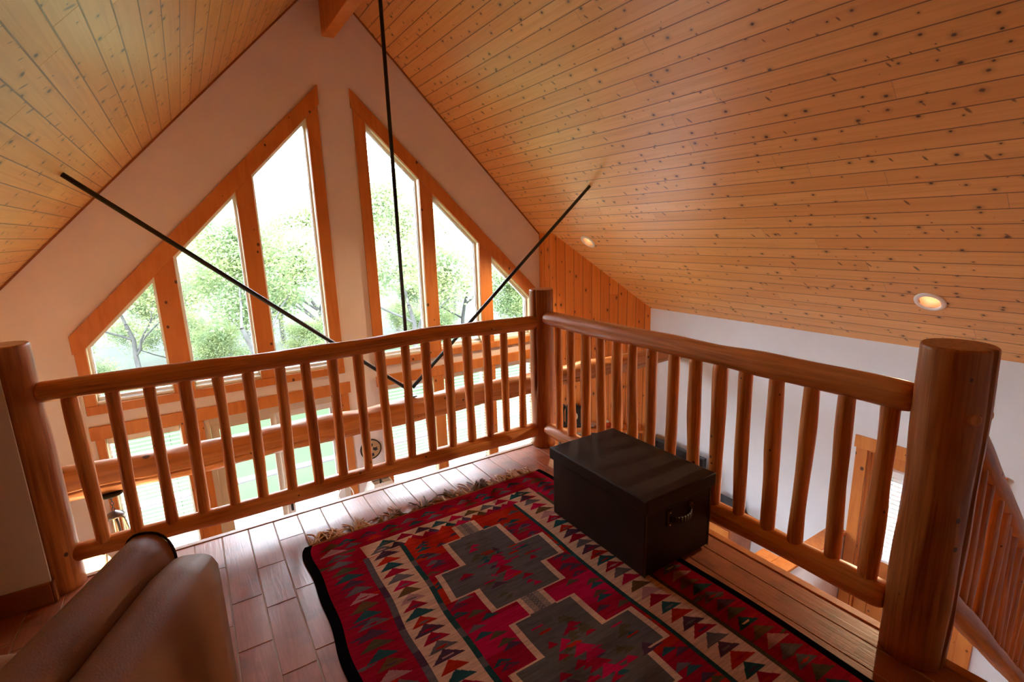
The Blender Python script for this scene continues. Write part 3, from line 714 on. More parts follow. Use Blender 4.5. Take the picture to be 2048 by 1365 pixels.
    S=np.array([[bt[k],bt[(k+1)%n],b0+(k+1)%n,b0+k] for k in range(n)])
    F=np.concatenate([F,S])
    me.vertices.add(len(V)); me.vertices.foreach_set('co',V.ravel()); me.loops.add(len(F)*4); me.loops.foreach_set('vertex_index',F.ravel().astype(np.int32))
    me.polygons.add(len(F)); me.polygons.foreach_set('loop_start',np.arange(len(F),dtype=np.int32)*4); me.update(calc_edges=True)
    col=me.attributes.new('yarn','FLOAT_COLOR','FACE'); cc=np.ones((len(F),4)); cc[:nx*ny,:3]=A.reshape(-1,3); cc[nx*ny:,:3]=K['blk']; col.data.foreach_set('color',cc.ravel())
    m,nt,p=new_mat('woven_wool'); a=nd(nt,'ShaderNodeAttribute',attribute_name='yarn'); nt.links.new(a.outputs['Color'],p.inputs['Base Color'])
    p.inputs['Roughness'].default_value=.9; p.inputs['Specular IOR Level'].default_value=.0
    tc=nd(nt,'ShaderNodeTexCoord'); mp=nd(nt,'ShaderNodeVectorMath',operation='MULTIPLY'); mp.inputs[1].default_value=(120,420,1); nt.links.new(tc.outputs['Object'],mp.inputs[0])
    nz=nd(nt,'ShaderNodeTexNoise'); nz.inputs['Scale'].default_value=1; nt.links.new(mp.outputs[0],nz.inputs['Vector'])
    b=nd(nt,'ShaderNodeBump'); b.inputs['Strength'].default_value=.5; b.inputs['Distance'].default_value=.003; nt.links.new(nz.outputs[0],b.inputs['Height']); nt.links.new(b.outputs[0],p.inputs['Normal'])
    me.materials.append(m)
    o=bpy.data.objects.new('rug',me); C.objects.link(o); tag(o,'red patterned woven kilim rug with stepped grey medallions and black edges','rug')
    # fringe along the far end
    mf=MB(); rf=random.Random(3)
    groups=[(.36,9,0,.10),(.43,8,0,.09),(.50,10,0,.10),(.57,10,0,.11),(.64,7,0,.08),(.70,6,1,.06),(.77,9,1,.10),(.83,7,2,.09),(.89,4,1,.05),(.965,9,2,.10),(1.01,4,2,.05),(1.09,6,1,.06),(1.16,9,2,.10),(1.22,6,1,.07),(1.28,8,2,.11),(1.35,7,2,.10),(1.41,6,0,.05),(1.48,8,3,.09),(1.54,6,3,.07),(1.60,8,3,.09),(1.66,7,3,.07),(1.70,5,3,.06)]
    for x,nn,c,L in groups:
        a0=rf.uniform(-.7,.7)
        for q in range(nn):
            y=Y1+.010*(x-X0)/1.5; p=Vector((x+rf.uniform(-.025,.025),y-.002,.006)); an=PI/2+a0+rf.uniform(-.55,.55); cv=rf.uniform(-9,9); pts=[p.copy()]; l=L*rf.uniform(.75,1.45)
            N=7
            for s in range(N):
                an+=cv*l/N*.9; p=p+Vector((math.cos(an),math.sin(an),0))*l/N; p.z=.0035+.010*math.sin(PI*(s+1)/N)*rf.random()
                p.y=max(p.y,y+.002); pts.append(p.copy())
            mf.tube(pts,[.0044]*N+[.002],5,c if rf.random()<.8 else 0)
    fm=[simple('fringe_tan',(.72,.46,.28),.9),simple('fringe_brown',(.46,.29,.18),.9),simple('fringe_dark',(.22,.15,.10),.9),simple('fringe_cream',(.85,.64,.48),.9)]
    fo=mf.build('fringe',fm,o); tag(fo,'knotted tan and brown wool fringe',kind='stuff')
make_rug()

# ------------------------------------------------------------------ dark trunk
def leather(name,a,b,rough=.45):
    m,nt,p=new_mat(name); tc=nd(nt,'ShaderNodeTexCoord')
    n1=nd(nt,'ShaderNodeTexNoise'); n1.inputs['Scale'].default_value=5; n1.inputs['Detail'].default_value=5; nt.links.new(tc.outputs['Object'],n1.inputs['Vector'])
    n2=nd(nt,'ShaderNodeTexVoronoi'); n2.inputs['Scale'].default_value=260; nt.links.new(tc.outputs['Object'],n2.inputs['Vector'])
    nt.links.new(mixc(nt,ramp(nt,n1.outputs[0],[(.35,0.),(.7,1.)]),a,b),p.inputs['Base Color']); p.inputs['Roughness'].default_value=rough; p.inputs['Specular IOR Level'].default_value=.3
    bp=nd(nt,'ShaderNodeBump'); bp.inputs['Strength'].default_value=.12; bp.inputs['Distance'].default_value=.002; nt.links.new(n2.outputs['Distance'],bp.inputs['Height']); nt.links.new(bp.outputs[0],p.inputs['Normal'])
    return m
M['trunk']=leather('dark_trunk_leather',(.020,.0075,.003),(.032,.0125,.0052),.55)
M['strap']=leather('strap_leather',(.05,.024,.012),(.07,.035,.018),.5)
M['stud']=simple('steel_stud',(.7,.68,.62),.25,metal=1)
tk=thing('storage_trunk','dark brown leather storage trunk with lid standing partly on the rug','trunk',(1.748,-1.182,.010))
m=MB(); m.box(-.220,.220,-.333,.333,0,.318); m.build('body',M['trunk'],tk,bevel=.006)
m=MB(); m.box(-.232,.232,-.351,.351,.319,.383); m.build('lid',M['trunk'],tk,bevel=.007)
for c0 in (-.220,.211):
    m=MB(); m.box(c0,c0+.009,-.336,-.3335,0,.315); m.build('corner_trim',M['strap'],tk)
for s in (-1,1):
    h=[]
    for k in range(13):
        a=PI*k/12; h.append((-.072*math.cos(a),s*(.336+.036*math.sin(a)),.245-.01*math.sin(a)))
    m=MB()
    for (p,q) in zip(h,h[1:]):
        m.face([(p[0],p[1],p[2]-.014),(q[0],q[1],q[2]-.014),(q[0],q[1],q[2]+.014),(p[0],p[1],p[2]+.014)],sm=True)
    ho=m.build('handle',M['strap'],tk); md=ho.modifiers.new('s','SOLIDIFY'); md.thickness=.006
    for e in (-1,1):
        m=MB(); m.box(e*.072-.016,e*.072+.016,s*.333,s*.340,.205,.285) if s>0 else m.box(e*.072-.016,e*.072+.016,-.340,-.3335,.205,.285)
        t=m.build('handle_tab',M['strap'],ho,bevel=.003)
        for z in (.215,.275): m=MB(); m.tube([(e*.072,s*.340,z),(e*.072,s*.3435,z)],.004,10); m.build('stud',M['stud'],t)

# ------------------------------------------------------------------ leather sofa seen over its back
M['sofa']=leather('brown_leather',(.27,.105,.032),(.31,.13,.042),.55)
F0=Vector((-.135,-1.575,0)); dv=Vector((-.40,-.917,0)).normalized(); nv=Vector((dv.y,-dv.x,0)); 
if nv.x<0: nv=-nv
SL=1.75
so=thing('sofa','brown leather sofa seen over its rolled back, lower left','sofa',(0,0,.004))
MS=Matrix(((dv.x,nv.x,0,F0.x),(dv.y,nv.y,0,F0.y),(0,0,1,0),(0,0,0,1)))   # x along the back, y outward (away from the seat), z up
def pad(name,x0,x1,y0,y1,z0,z1,r,parent,bulge=0,seg=10):
    """upholstered block: rounded box with a slight belly"""
    bm=bmesh.new(); bmesh.ops.create_cube(bm,size=1)
    bmesh.ops.subdivide_edges(bm,edges=bm.edges,cuts=seg,use_grid_fill=True)
    sx,sy,sz=x1-x0,y1-y0,z1-z0
    for v in bm.verts:
        c=v.co; q=Vector((c.x*sx,c.y*sy,c.z*sz)); h=Vector((sx/2,sy/2,sz/2)); rr=min(r,h.x,h.y,h.z)
        inn=Vector([max(-(h[i]-rr),min(h[i]-rr,q[i])) for i in range(3)]); dd=q-inn
        if dd.length>1e-6: q=inn+dd.normalized()*rr
        if bulge:
            f=(1-(2*c.x)**2)*(1-(2*c.z)**2); q.y+=bulge*f*(1 if c.y>0 else -1)*abs(2*c.y)
        v.co=MS@Vector((q.x+(x0+x1)/2,q.y+(y0+y1)/2,q.z+(z0+z1)/2))
    me=bpy.data.meshes.new(name); bm.to_mesh(me); bm.free()
    for p in me.polygons: p.use_smooth=True
    me.materials.append(M['sofa']); o=bpy.data.objects.new(name,me); C.objects.link(o); o.parent=parent
    return o
pad('base',.03,SL,-.80,.06,.06,.42,.05,so)
pad('seat_cushion',.22,.95,-.82,-.16,.40,.56,.06,so); pad('seat_cushion',.96,SL-.02,-.82,-.16,.40,.56,.06,so)
pad('arm',.0,.20,-.80,-.10,.10,.66,.08,so)
# outside back panel
pad('back_panel',-.02,SL,-.01,.125,.07,.835,.055,so,bulge=.03,seg=16)
# rolled top
m=MB(); segs=28; prof=[]
N=24
for i in range(N+1):
    x=-.045+ (SL+.045)*i/N
    k=1.0
    if i==0: k=.80
    if i==N: k=.9
    cy=-.053-.012*(i/N); cz=.790
    for a in range(segs):
        th=2*PI*a/segs; ry,rz=.055+.016*(i/N),.078
        e=2.4; c_,s_=math.cos(th),math.sin(th); rr_=(abs(c_)**e+abs(s_)**e)**(-1/e)
        m.v.append(tuple(MS@Vector((x,cy+ry*k*c_*rr_,cz+rz*k*s_*rr_))))
    if i==0:
        # a soft shoulder behind the flat end
        for a in range(segs):
            th=2*PI*a/segs; c_,s_=math.cos(th),math.sin(th); rr_=(abs(c_)**2.4+abs(s_)**2.4)**(-1/2.4)
            m.v.append(tuple(MS@Vector((x+.012,cy+.0545*c_*rr_,cz+.0775*s_*rr_))))
rows=len(m.v)//segs
for i in range(rows-1):
    for a in range(segs):
        p=i*segs+a; q=i*segs+(a+1)%segs; m.f.append((p,q,q+segs,p+segs)); m.uv.append([(0,0)]*4); m.m.append(0); m.sm.append(True)
for f in (tuple(range(segs-1,-1,-1)),tuple(range((rows-1)*segs,rows*segs))): m.f.append(f); m.uv.append([(0,0)]*segs); m.m.append(0); m.sm.append(False)
fix_normals(m.build('back_roll',M['sofa'],so))
m=MB(); pts=[]
for a in range(segs+1):
    th=2*PI*a/segs; c_,s_=math.cos(th),math.sin(th); rr_=(abs(c_)**2.4+abs(s_)**2.4)**(-1/2.4); pts.append(MS@Vector((-.036,-.053+.0560*c_*rr_,.790+.0790*s_*rr_)))
m.tube(pts,.0035,6,cap=False); m.build('piping',M['trunk'],so)
for x in (.12,SL-.1):
    for y in (-.70,.02):
        m=MB(); p=MS@Vector((x,y,0)); m.tube([(p.x,p.y,0),(p.x,p.y,.075)],[.02,.028],12); m.build('foot',M['trimdark'],so)

# ------------------------------------------------------------------ fireplace corner below the boards
def stone_mat():
    m,nt,p=new_mat('field_stone'); tc=nd(nt,'ShaderNodeTexCoord'); v=nd(nt,'ShaderNodeTexVoronoi'); v.inputs['Scale'].default_value=6; nt.links.new(tc.outputs['Object'],v.inputs['Vector'])
    v2=nd(nt,'ShaderNodeTexVoronoi',feature='DISTANCE_TO_EDGE'); v2.inputs['Scale'].default_value=6; nt.links.new(tc.outputs['Object'],v2.inputs['Vector'])
    s=nd(nt,'ShaderNodeSeparateColor'); nt.links.new(v.outputs['Color'],s.inputs[0])
    b=mixc(nt,s.outputs[0],(.26,.25,.22),(.40,.36,.30)); b=mixc(nt,ramp(nt,v2.outputs[0],[(.02,1.),(.06,0.)]),b,(.12,.11,.10)); nt.links.new(b,p.inputs['Base Color']); p.inputs['Roughness'].default_value=.85
    bp=nd(nt,'ShaderNodeBump'); bp.inputs['Distance'].default_value=.03; nt.links.new(ramp(nt,v2.outputs[0],[(.0,0.),(.12,1.)]),bp.inputs['Height']); nt.links.new(bp.outputs[0],p.inputs['Normal'])
    return m
M['stone']=stone_mat()
def atd(x,y,z): return MD@Vector((x,y,z))
fp=thing('fireplace','grey stone fireplace in the diagonal corner under the mantel shelf','fireplace',atd(.62,.1,ZF))
L0=Matrix.Translation(-Vector(fp.location))@MD
m=MB(); m.box(.06,.36,.002,.15,ZF+.001,-1.216,M=L0); m.box(.86,1.16,.002,.15,ZF+.001,-1.216,M=L0); m.box(.3601,.8599,.002,.15,-1.75,-1.216,M=L0); m.box(.3601,.8599,.002,.03,ZF+.001,-1.751,0,M=L0); m.build('stone_surround',M['stone'],fp)
m=MB(); m.box(.37,.85,.031,.05,ZF+.02,-1.76,M=L0); m.build('firebox',M['black'],fp)
sh=MB(); sh.box(.0,1.20,.003,.235,-1.215,-1.172,M=L0); sh.build('mantel_shelf',M['casing'],fp,bevel=.004)
MT=-1.172
def ond(dist,off,z=MT): return atd(dist,off,z+.0005)
ang=math.atan2(DD.y,DD.x)
t=thing('mantel_clock','black mantel clock with round cream dial on the mantel shelf','clock',ond(.262,.12),rz=ang)
m=MB(); m.box(-.15,.15,-.05,.05,0,.04); m.box(-.105,.105,-.045,.045,.04,.27); m.prism([(-.105,.27),(.105,.27),(.075,.31),(.03,.335),(-.03,.335),(-.075,.31)],-.045,.045); fix_normals(m.build('case',M['black'],t,bevel=.004))
for s in (-1,1):
    m=MB(); m.lathe([(.016,.04),(.018,.06),(.011,.08),(.011,.23),(.018,.25),(.018,.262),(.03,.275),(.03,.30),(.01,.325)],14,0,Matrix.Translation((s*.128,0,0))); m.build('column',M['black'],t)
M['dial']=simple('clock_dial',(.75,.68,.5),.5); M['brass']=simple('brass',(.6,.42,.15),.3,metal=1)
m=MB(); sy=1 if (Matrix.Rotation(ang,3,'Z')@Vector((0,1,0))).dot(Vector((DN.x,DN.y,0)))>0 else -1
m.tube([(0,sy*.045,.165),(0,sy*.049,.165)],.068,28); dl_=m.build('dial',M['dial'],t)
m=MB(); m.box(-.002,.002,sy*.0495-.0008,sy*.0495+.0008,.165,.215); m.box(-.002,.038,sy*.0495-.0008,sy*.0495+.0008,.163,.167); m.build('hands',M['black'],dl_)
t=thing('candlestick','tall pale taper candle in a dark holder on the mantel shelf','candlestick',ond(.915,.11))
M['wax']=simple('pale_wax',(.85,.66,.36),.5); M['pewter']=simple('pewter',(.55,.55,.55),.3,metal=.8)
m=MB(); m.lathe([(.045,0),(.045,.012),(.03,.03),(.012,.045)],20); m.build('foot',M['pewter'],t)
m=MB(); m.lathe([(.011,.045),(.016,.06),(.010,.09),(.017,.12),(.017,.135)],16); m.build('holder',M['black'],t)
m=MB(); m.tube([(0,0,.135),(0,0,.335)],[.0105,.0085],12); m.build('candle',M['wax'],t)
t=tag((lambda m:(m.lathe([(.02,.0),(.05,.005),(.075,.035),(.072,.036),(.048,.012),(.0,.008)],22,cap=False),m)[1])(MB()).build('bowl',simple('speckled_bowl',(.42,.33,.27),.5,noise=.4,nscale=60),loc=ond(.51,.11)),'small speckled bowl on the mantel shelf beside the clock','bowl')
M['redglass']=simple('red_glaze',(.55,.06,.015),.2)
t=thing('red_ornament','small red ornament with a pale top on the mantel shelf','ornament',ond(.735,.11))
m=MB(); m.lathe([(.03,0),(.05,.02),(.052,.045),(.03,.062),(.022,.064)],20); m.build('body',M['redglass'],t)
m=MB(); m.lathe([(.022,.064),(.024,.075),(.012,.092),(.0,.095)],16,cap=False); m.build('top',M['dial'],t)
# small dark blue box in front of the fireplace
t=thing('hearth_tool_stand','dark blue and black tool stand in front of the stone fireplace','fire tools',atd(.50,.30,ZF+.0005))
M['blue']=simple('dark_blue',(.04,.075,.12),.4)
m=MB(); m.lathe([(.10,0),(.10,.02),(.02,.03),(.012,.06),(.012,1.12),(.03,1.14)],18); m.build('stand',M['black'],t)
m=MB(); m.lathe([(.05,1.14),(.055,1.17),(.055,1.26),(.03,1.30)],18); m.build('knob',M['blue'],t)

# ------------------------------------------------------------------ media cabinet, television, speaker by the right wall
M['redpine']=log_mat('red_stained_pine',[(.42,.14,.055),(.34,.10,.035),(.46,.17,.07)],rough=.4,gs=(20,2.,20))
t=thing('media_cabinet','reddish pine media cabinet against the white right wall','cabinet',(4.9,.92,ZF))
T1=Matrix.Translation((-4.9,-.92,-ZF))
m=MB(); m.box(4.74,XW-.006,.15,1.68,ZF+.001,-1.815,M=T1); m.build('carcass',M['redpine'],t,bevel=.003)
m=MB(); m.box(4.70,XW-.006,.115,1.72,-1.814,-1.785,M=T1); m.build('top',M['redpine'],t,bevel=.004)
for k in range(3):
    y=.18+.5*k; m=MB(); m.box(4.722,4.739,y,y+.47,ZF+.08,-1.85,M=T1); d_=m.build('door',M['casing'],t,bevel=.004)
    m=MB(); m.lathe([(.008,0),(.014,.012),(.0,.02)],12,M=T1@Matrix.Translation((4.722,y+.42,-2.2))@Matrix.Rotation(-PI/2,4,'Y'),cap=False); m.build('knob',M['black'],d_)
t=thing('television','black flat television on the cabinet by the white wall','television',(4.98,1.16,-1.7845))
m=MB(); m.box(-.11,.10,-.18,.18,0,.012); m.box(-.015,.02,-.05,.05,.012,.07); m.build('stand',M['black'],t,bevel=.003)
m=MB(); m.box(-.02,.025,-.44,.44,.065,.54); b_=m.build('housing',M['black'],t,bevel=.004)
m=MB(); m.box(-.0215,-.0205,-.42,.42,.085,.52); m.build('screen',simple('dark_screen',(.004,.005,.007),.12),t)
t=thing('speaker','low black speaker at the near end of the cabinet','speaker',(4.93,.37,-1.7845))
m=MB(); m.box(-.10,.10,-.16,.16,0,.16); m.build('case',M['black'],t,bevel=.006)
m=MB(); m.tube([(-.10,-.06,.08),(-.103,-.06,.08)],.055,18); m.tube([(-.10,.08,.08),(-.103,.08,.08)],.035,18); m.build('cone',M['trunk'],t)

# ------------------------------------------------------------------ lamp, plaque, hoop and chandelier near the window wall
M['shade']=simple('white_lamp_shade',(.82,.80,.72),.7)
t=thing('floor_lamp','floor lamp with flared square white shade between the patio door and the windows','lamp',(1.560,2.55,ZF+.24))
m=MB(); m.lathe([(.13,0),(.13,.02),(.03,.035),(.012,.06),(.012,1.20)],20); m.build('pole',M['black'],t)
m=MB(); m.tube([(0,0,1.2),(0,0,1.235)],[.006,.014],12); m.tube([(0,0,1.235),(0,0,1.262)],[.014,.006],12); m.build('finial',M['black'],t)
m=MB(); a,b,z0,z1=.105,.185,.90,1.165
P=[[(-s,-s),(s,-s),(s,s),(-s,s)] for s in (b,a)]
for i in range(4):
    j=(i+1)%4
    m.face([(*P[0][i],z0),(*P[0][j],z0),(*P[1][j],z1),(*P[1][i],z1)])
o=m.build('shade',M['shade'],t); md=o.modifiers.new('s','SOLIDIFY'); md.thickness=.006
m=MB(); m.box(-.105,.105,-.003,.003,1.158,1.164); m.box(-.003,.003,-.105,.105,1.158,1.164); m.build('spider',M['black'],t)
t=thing('wood_slice_plaque','round wood slice plaque with bark rim and dark motif on the gable wall','plaque',(1.572,YG-.001,-.995))
R0=Matrix.Rotation(PI/2,4,'X')
m=MB(); m.lathe([(.112,0),(.126,.004),(.128,.022),(.116,.026),(.112,.024)],40,M=R0,cap=False); m.build('bark_rim',simple('bark',(.035,.022,.014),.9,noise=.5,nscale=40,bump=.5),t)
m=MB(); m.tube([(0,0,0),(0,-.022,0)],.115,40); m.build('face',log_mat('cut_wood',[(.50,.32,.17),(.40,.24,.12),(.55,.36,.2)],gs=(14,14,14)),t)
m=MB()
for pl in ([(.02,-.01),(.05,-.03),(.085,-.02),(.07,.0),(.08,.018),(.05,.012),(.03,.022)],[(-.01,.03),(.02,.035),(.028,.062),(.005,.075),(-.012,.055)],[(.0,-.05),(.03,-.055),(.035,-.085),(.008,-.095),(-.01,-.07)],[(-.07,-.02),(-.03,-.01),(-.025,.02),(-.06,.03),(-.08,.005)]): m.prism(pl,-.0245,-.0222)
fix_normals(m.build('motif',simple('burnt_motif',(.02,.016,.018),.8),t))
t=thing('wire_hoop','thin pale wire hoop on a slim stem by the right edge of the patio door','hoop',(1.17,2.60,ZF+.21))
m=MB(); hp=[(.085*math.cos(a)*1.0,0,1.06+.14*math.sin(a)) for a in [2*PI*k/28 for k in range(29)]]; m.tube(hp,.006,8,cap=False); m.build('hoop',M['vinyl'],t)
m=MB(); m.lathe([(.09,0),(.09,.012),(.008,.02),(.006,.92)],16); m.build('stem',M['vinyl'],t)
# chandelier on the log beam
M['iron']=simple('grey_iron',(.16,.15,.15),.35,metal=.7); M['amber']=simple('amber_glass',(.9,.6,.28),.35,emit=(1,.58,.24),estr=1.1)
CH=Vector((-.655,YB-.02,-.138))
t=thing('chandelier','iron chandelier with glowing amber bowls hanging from the log beam','chandelier',CH)
m=MB(); m.lathe([(.0,.012),(.075,.010),(.078,-.004),(.03,-.022),(.0,-.024)],24,cap=False); m.build('canopy',M['black'],t)
ch=t
m=MB()
for k in range(5):
    z=-.03-.022*k; e=Matrix.Rotation(PI/2*(k%2),4,'Z'); pp=[e@Vector((.008*math.cos(a),0,z+.015*math.sin(a))) for a in [2*PI*q/12 for q in range(13)]]; m.tube(pp,.0028,6,cap=False)
m.build('chain',M['iron'],t)
m=MB(); m.lathe([(.0,-.13),(.02,-.135),(.052,-.155),(.055,-.165),(.02,-.185),(.014,-.48),(.03,-.50),(.012,-.54),(.0,-.545)],20,cap=False); m.build('hub',M['iron'],t)
for k in range(3):
    a=2*PI*k/3+2.95; u=Vector((math.cos(a),math.sin(a),0))
    pp=[u*.03+Vector((0,0,-.17)),u*.06+Vector((0,0,-.22)),u*.075+Vector((0,0,-.30)),u*.10+Vector((0,0,-.50)),u*.155+Vector((0,0,-.60)),u*.21+Vector((0,0,-.612))]
    m=MB(); m.tube(pp,.0075,8); ar=m.build('arm',M['iron'],t)
    m=MB(); m.lathe([(.0,-.61),(.05,-.604),(.105,-.560),(.130,-.505),(.126,-.505),(.10,-.555),(.047,-.597),(.0,-.602)],24,M=Matrix.Translation(u*.21),cap=False); m.build('glass_bowl',M['amber'],t)
    m=MB(); m.lathe([(.0,-.595),(.016,-.59),(.03,-.56),(.022,-.535),(.0,-.528)],14,M=Matrix.Translation(u*.21),cap=False); m.build('bulb',M['bulb'],t)
    l=bpy.data.lights.new('bowl_lamp','POINT'); l.energy=.7; l.color=(1,.68,.36); l.shadow_soft_size=.03
    lo=bpy.data.objects.new('bowl_lamp',l); C.objects.link(lo); lo.location=CH+u*.21+Vector((0,0,-.50))

# ------------------------------------------------------------------ blinds
def blind(name,lab,x0,x1,z0,z1,y,side='y',pitch=.042,tilt=22,group=None,mat='slat'):
    """venetian blind hung across an opening; side 'y' faces -y, side 'x' faces -x"""
    w=x1-x0; c=(x0+x1)/2; loc=(c,y,z1) if side=='y' else (y,c,z1); t=thing(name,lab,'window blind',loc,group, 0 if side=='y' else -PI/2)
    m=MB(); m.box(-w/2,w/2,-.03,.03,-.055,0); m.build('valance',M['blind'],t,bevel=.003)
    m=MB(); z=-.085; R=math.radians(tilt)
    while z>z0-z1+.04:
        m.box(-w/2+.004,w/2-.004,-.024,.024,-.0012,.0012,M=Matrix.Translation((0,0,z))@Matrix.Rotation(R,4,'X')); z-=pitch
    m.build('slats',M[mat],t)
    m=MB(); m.box(-w/2+.003,w/2-.003,-.02,.02,z0-z1,z0-z1+.022); m.build('bottom_rail',M['blind'],t,bevel=.002)
    m=MB()
    for s in (-1,1):
        for yy in (-.027,.027): m.tube([(s*w*.34,yy,-.05),(s*w*.34,yy,z0-z1+.01)],.0014,5)
    m.build('cords',M['cord'],t)
yb=YG+.045
blind('window_blind','white slatted blind in the lower window left of the patio door',-.842,-.28,LZB+.02,LZT-.016,yb,tilt=-3)
for a,b,l in ((1.823,2.44,'white slatted blind nearest the patio door among the three lower right windows'),(2.577,3.205,'white slatted blind in the middle one of the three lower right windows'),(3.342,3.97,'white slatted blind beside the boarded chimney corner in the last lower window')):
    blind('window_blind',l,a+.018,b-.018,LZB+.02,LZT-.016,yb,tilt=-3)
blind('window_blind','white slatted blind on the half glazed door in the right wall',DY0+.135,DY1-.135,-1.60,DZT-.12,XW+.0,'x',tilt=62,pitch=.044,mat='blind')
# ------------------------------------------------------------------ outside
def ground():
    m=MB(); nx,ny=40,36
    def hz(x,y):
        d=max(0,y-17); return -2.95+ .008*max(0,y-6)**1.3*.4 + 0.15*d*(1+.35*math.sin(-x*.05+1))*(.5+.5*min(1,d/20)) + (0.5*math.sin(x*.11)+.3*math.sin(y*.2+x*.05))*min(1,d/10)
    X=[-60+130*i/nx for i in range(nx+1)]; Y=[YG+.3+ (85*(j/ny)**1.6) for j in range(ny+1)]
    for j in range(ny+1):
        for i in range(nx+1): m.v.append((X[i],Y[j],hz(X[i],Y[j])))
    for j in range(ny):
        for i in range(nx):
            p=j*(nx+1)+i; m.f.append((p,p+1,p+nx+2,p+nx+1)); m.uv.append([(0,0)]*4); m.m.append(1 if Y[j]>17.5 else 0); m.sm.append(True)
    return struct(m.build('lawn',[M['lawn'],M['brush']])),hz
M['lawn']=simple('spring_grass',(.0120,.041,.0045),.9,noise=.3,nscale=1.6)
M['brush']=simple('pale_hillside_brush',(.020,.029,.0155),.95,noise=.35,nscale=1.1)
lawn,HZ=ground()
m=MB(); m.face([(-40,-14,-3.0),(50,-14,-3.0),(50,YG+.3,-3.0),(-40,YG+.3,-3.0)]); struct(m.build('yard',M['lawn']))
M['deck']=plank_mat('pale_deck_boards',.14,0,30,[(.34,.33,.32),(.31,.30,.29),(.27,.26,.25)],kthr=.0,streak=0,gcol=.35,groove=.05,rough=.7)
m=MB(); z=ZF-.04; m.face([(-4,YG+.17,z),(7,YG+.17,z),(7,5.75,z),(-4,5.75,z)],[(-4,YG),(7,YG),(7,5.75),(-4,5.75)]); m.box(-4,7,YG+.17,5.75,z-.12,z-.003)
struct(m.build('deck',M['deck']))
dr=thing('deck_railing','grey peeled log railing along the far edge of the deck','railing',(1.5,5.66,z))
M['greylog']=log_mat('grey_log',[(.11,.10,.10),(.085,.078,.078),(.13,.12,.12)],rough=.7)
log('rail',(-3.9,5.66,-1.70),(6.9,5.66,-1.69),.045,91,'greylog',dr,step=.15)
log('rail',(-3.9,5.66,-2.205),(6.9,5.66,-2.20),.045,92,'greylog',dr,step=.15)
for k,x in enumerate((-3.8,-1.5,3.1,5.2)): log('post',(x,5.66,z+.001),(x,5.66,-1.62),.06,93+k,'greylog',dr,step=.15)
# trees
def leaf_mat(name,c):
    m=bpy.data.materials.new(name); m.use_nodes=True; nt=m.node_tree; nt.nodes.clear(); out=nd(nt,'ShaderNodeOutputMaterial'); mx=nd(nt,'ShaderNodeMixShader'); a=nd(nt,'ShaderNodeBsdfDiffuse'); b=nd(nt,'ShaderNodeBsdfTranslucent')
    oi=nd(nt,'ShaderNodeTexCoord'); nz=nd(nt,'ShaderNodeTexNoise'); nz.inputs['Scale'].default_value=1.4; nt.links.new(oi.outputs['Object'],nz.inputs['Vector'])
    col=mixc(nt,ramp(nt,nz.outputs[0],[(.35,0.),(.65,1.)]),c,tuple(min(1,k*f) for k,f in zip(c,(1.35,1.15,.9))))
    nt.links.new(col,a.inputs[0]); nt.links.new(col,b.inputs[0]); mx.inputs[0].default_value=.55
    nt.links.new(a.outputs[0],mx.inputs[1]); nt.links.new(b.outputs[0],mx.inputs[2]); nt.links.new(mx.outputs[0],out.inputs[0]); return m
LEAF=[leaf_mat('oak_leaf',(.195,.265,.14)),leaf_mat('pale_oak_leaf',(.215,.275,.16)),leaf_mat('dull_oak_leaf',(.18,.25,.138))]
M['bark']=simple('grey_bark',(.065,.062,.058),.9,noise=.3,nscale=6)
def tree_meshes(seed,h,dens):
    rn=random.Random(seed); tr=MB(); tips=[]
    def grow(p,d,L,r,lev):
        n=5; pts=[p.copy()]; rs=[r]
        for i in range(n):
            d=(d+Vector((rn.uniform(-.28,.28),rn.uniform(-.28,.28),rn.uniform(-.08,.20 if lev else .1)))).normalized()
            p=p+d*L/n; pts.append(p.copy()); rs.append(r*(1-.45*(i+1)/n))
            if lev>=2: tips.append(p.copy())
        tr.tube(pts,rs,7 if lev<2 else 5,cap=False)
        if lev<4:
            for k in range(rn.choice((2,3)) if lev else 4):
                q=pts[rn.randint(2,n)] if lev else pts[rn.randint(3,n)]
                an=rn.uniform(0,2*PI); dd=(d*.55+Vector((math.cos(an),math.sin(an),rn.uniform(-.05,.55)))*.75).normalized()
                grow(q,dd,L*rn.uniform(.58,.78),rs[-1]*rn.uniform(.6,.8),lev+1)
    grow(Vector((0,0,-.15)),Vector((rn.uniform(-.15,.15),rn.uniform(-.1,.1),1)),h*.38,.085*h/6,0)
    lf=MB()
    for t in tips:
        for k in range(dens):
            c=t+Vector((rn.gauss(0,.27),rn.gauss(0,.27),rn.gauss(.0,.22))); s=rn.uniform(.020,.046)
            a=Vector((rn.uniform(-1,1),rn.uniform(-1,1),rn.uniform(-.6,.6))).normalized(); b=a.orthogonal().normalized(); b=(b*math.cos(1.3*k)+a.cross(b)*math.sin(1.3*k))
            lf.face([c-a*s*1.5,c+b*s*.7-a*s*.2,c+a*s*1.5,c-b*s*.7+a*s*.1])
    return tr,lf
protos=[]
for sd,h,dn in ((1,6.8,50),(2,6.2,52),(5,7.4,46),(8,6.9,50)):
    t_,l_=tree_meshes(sd,h,dn); protos.append((t_,l_))
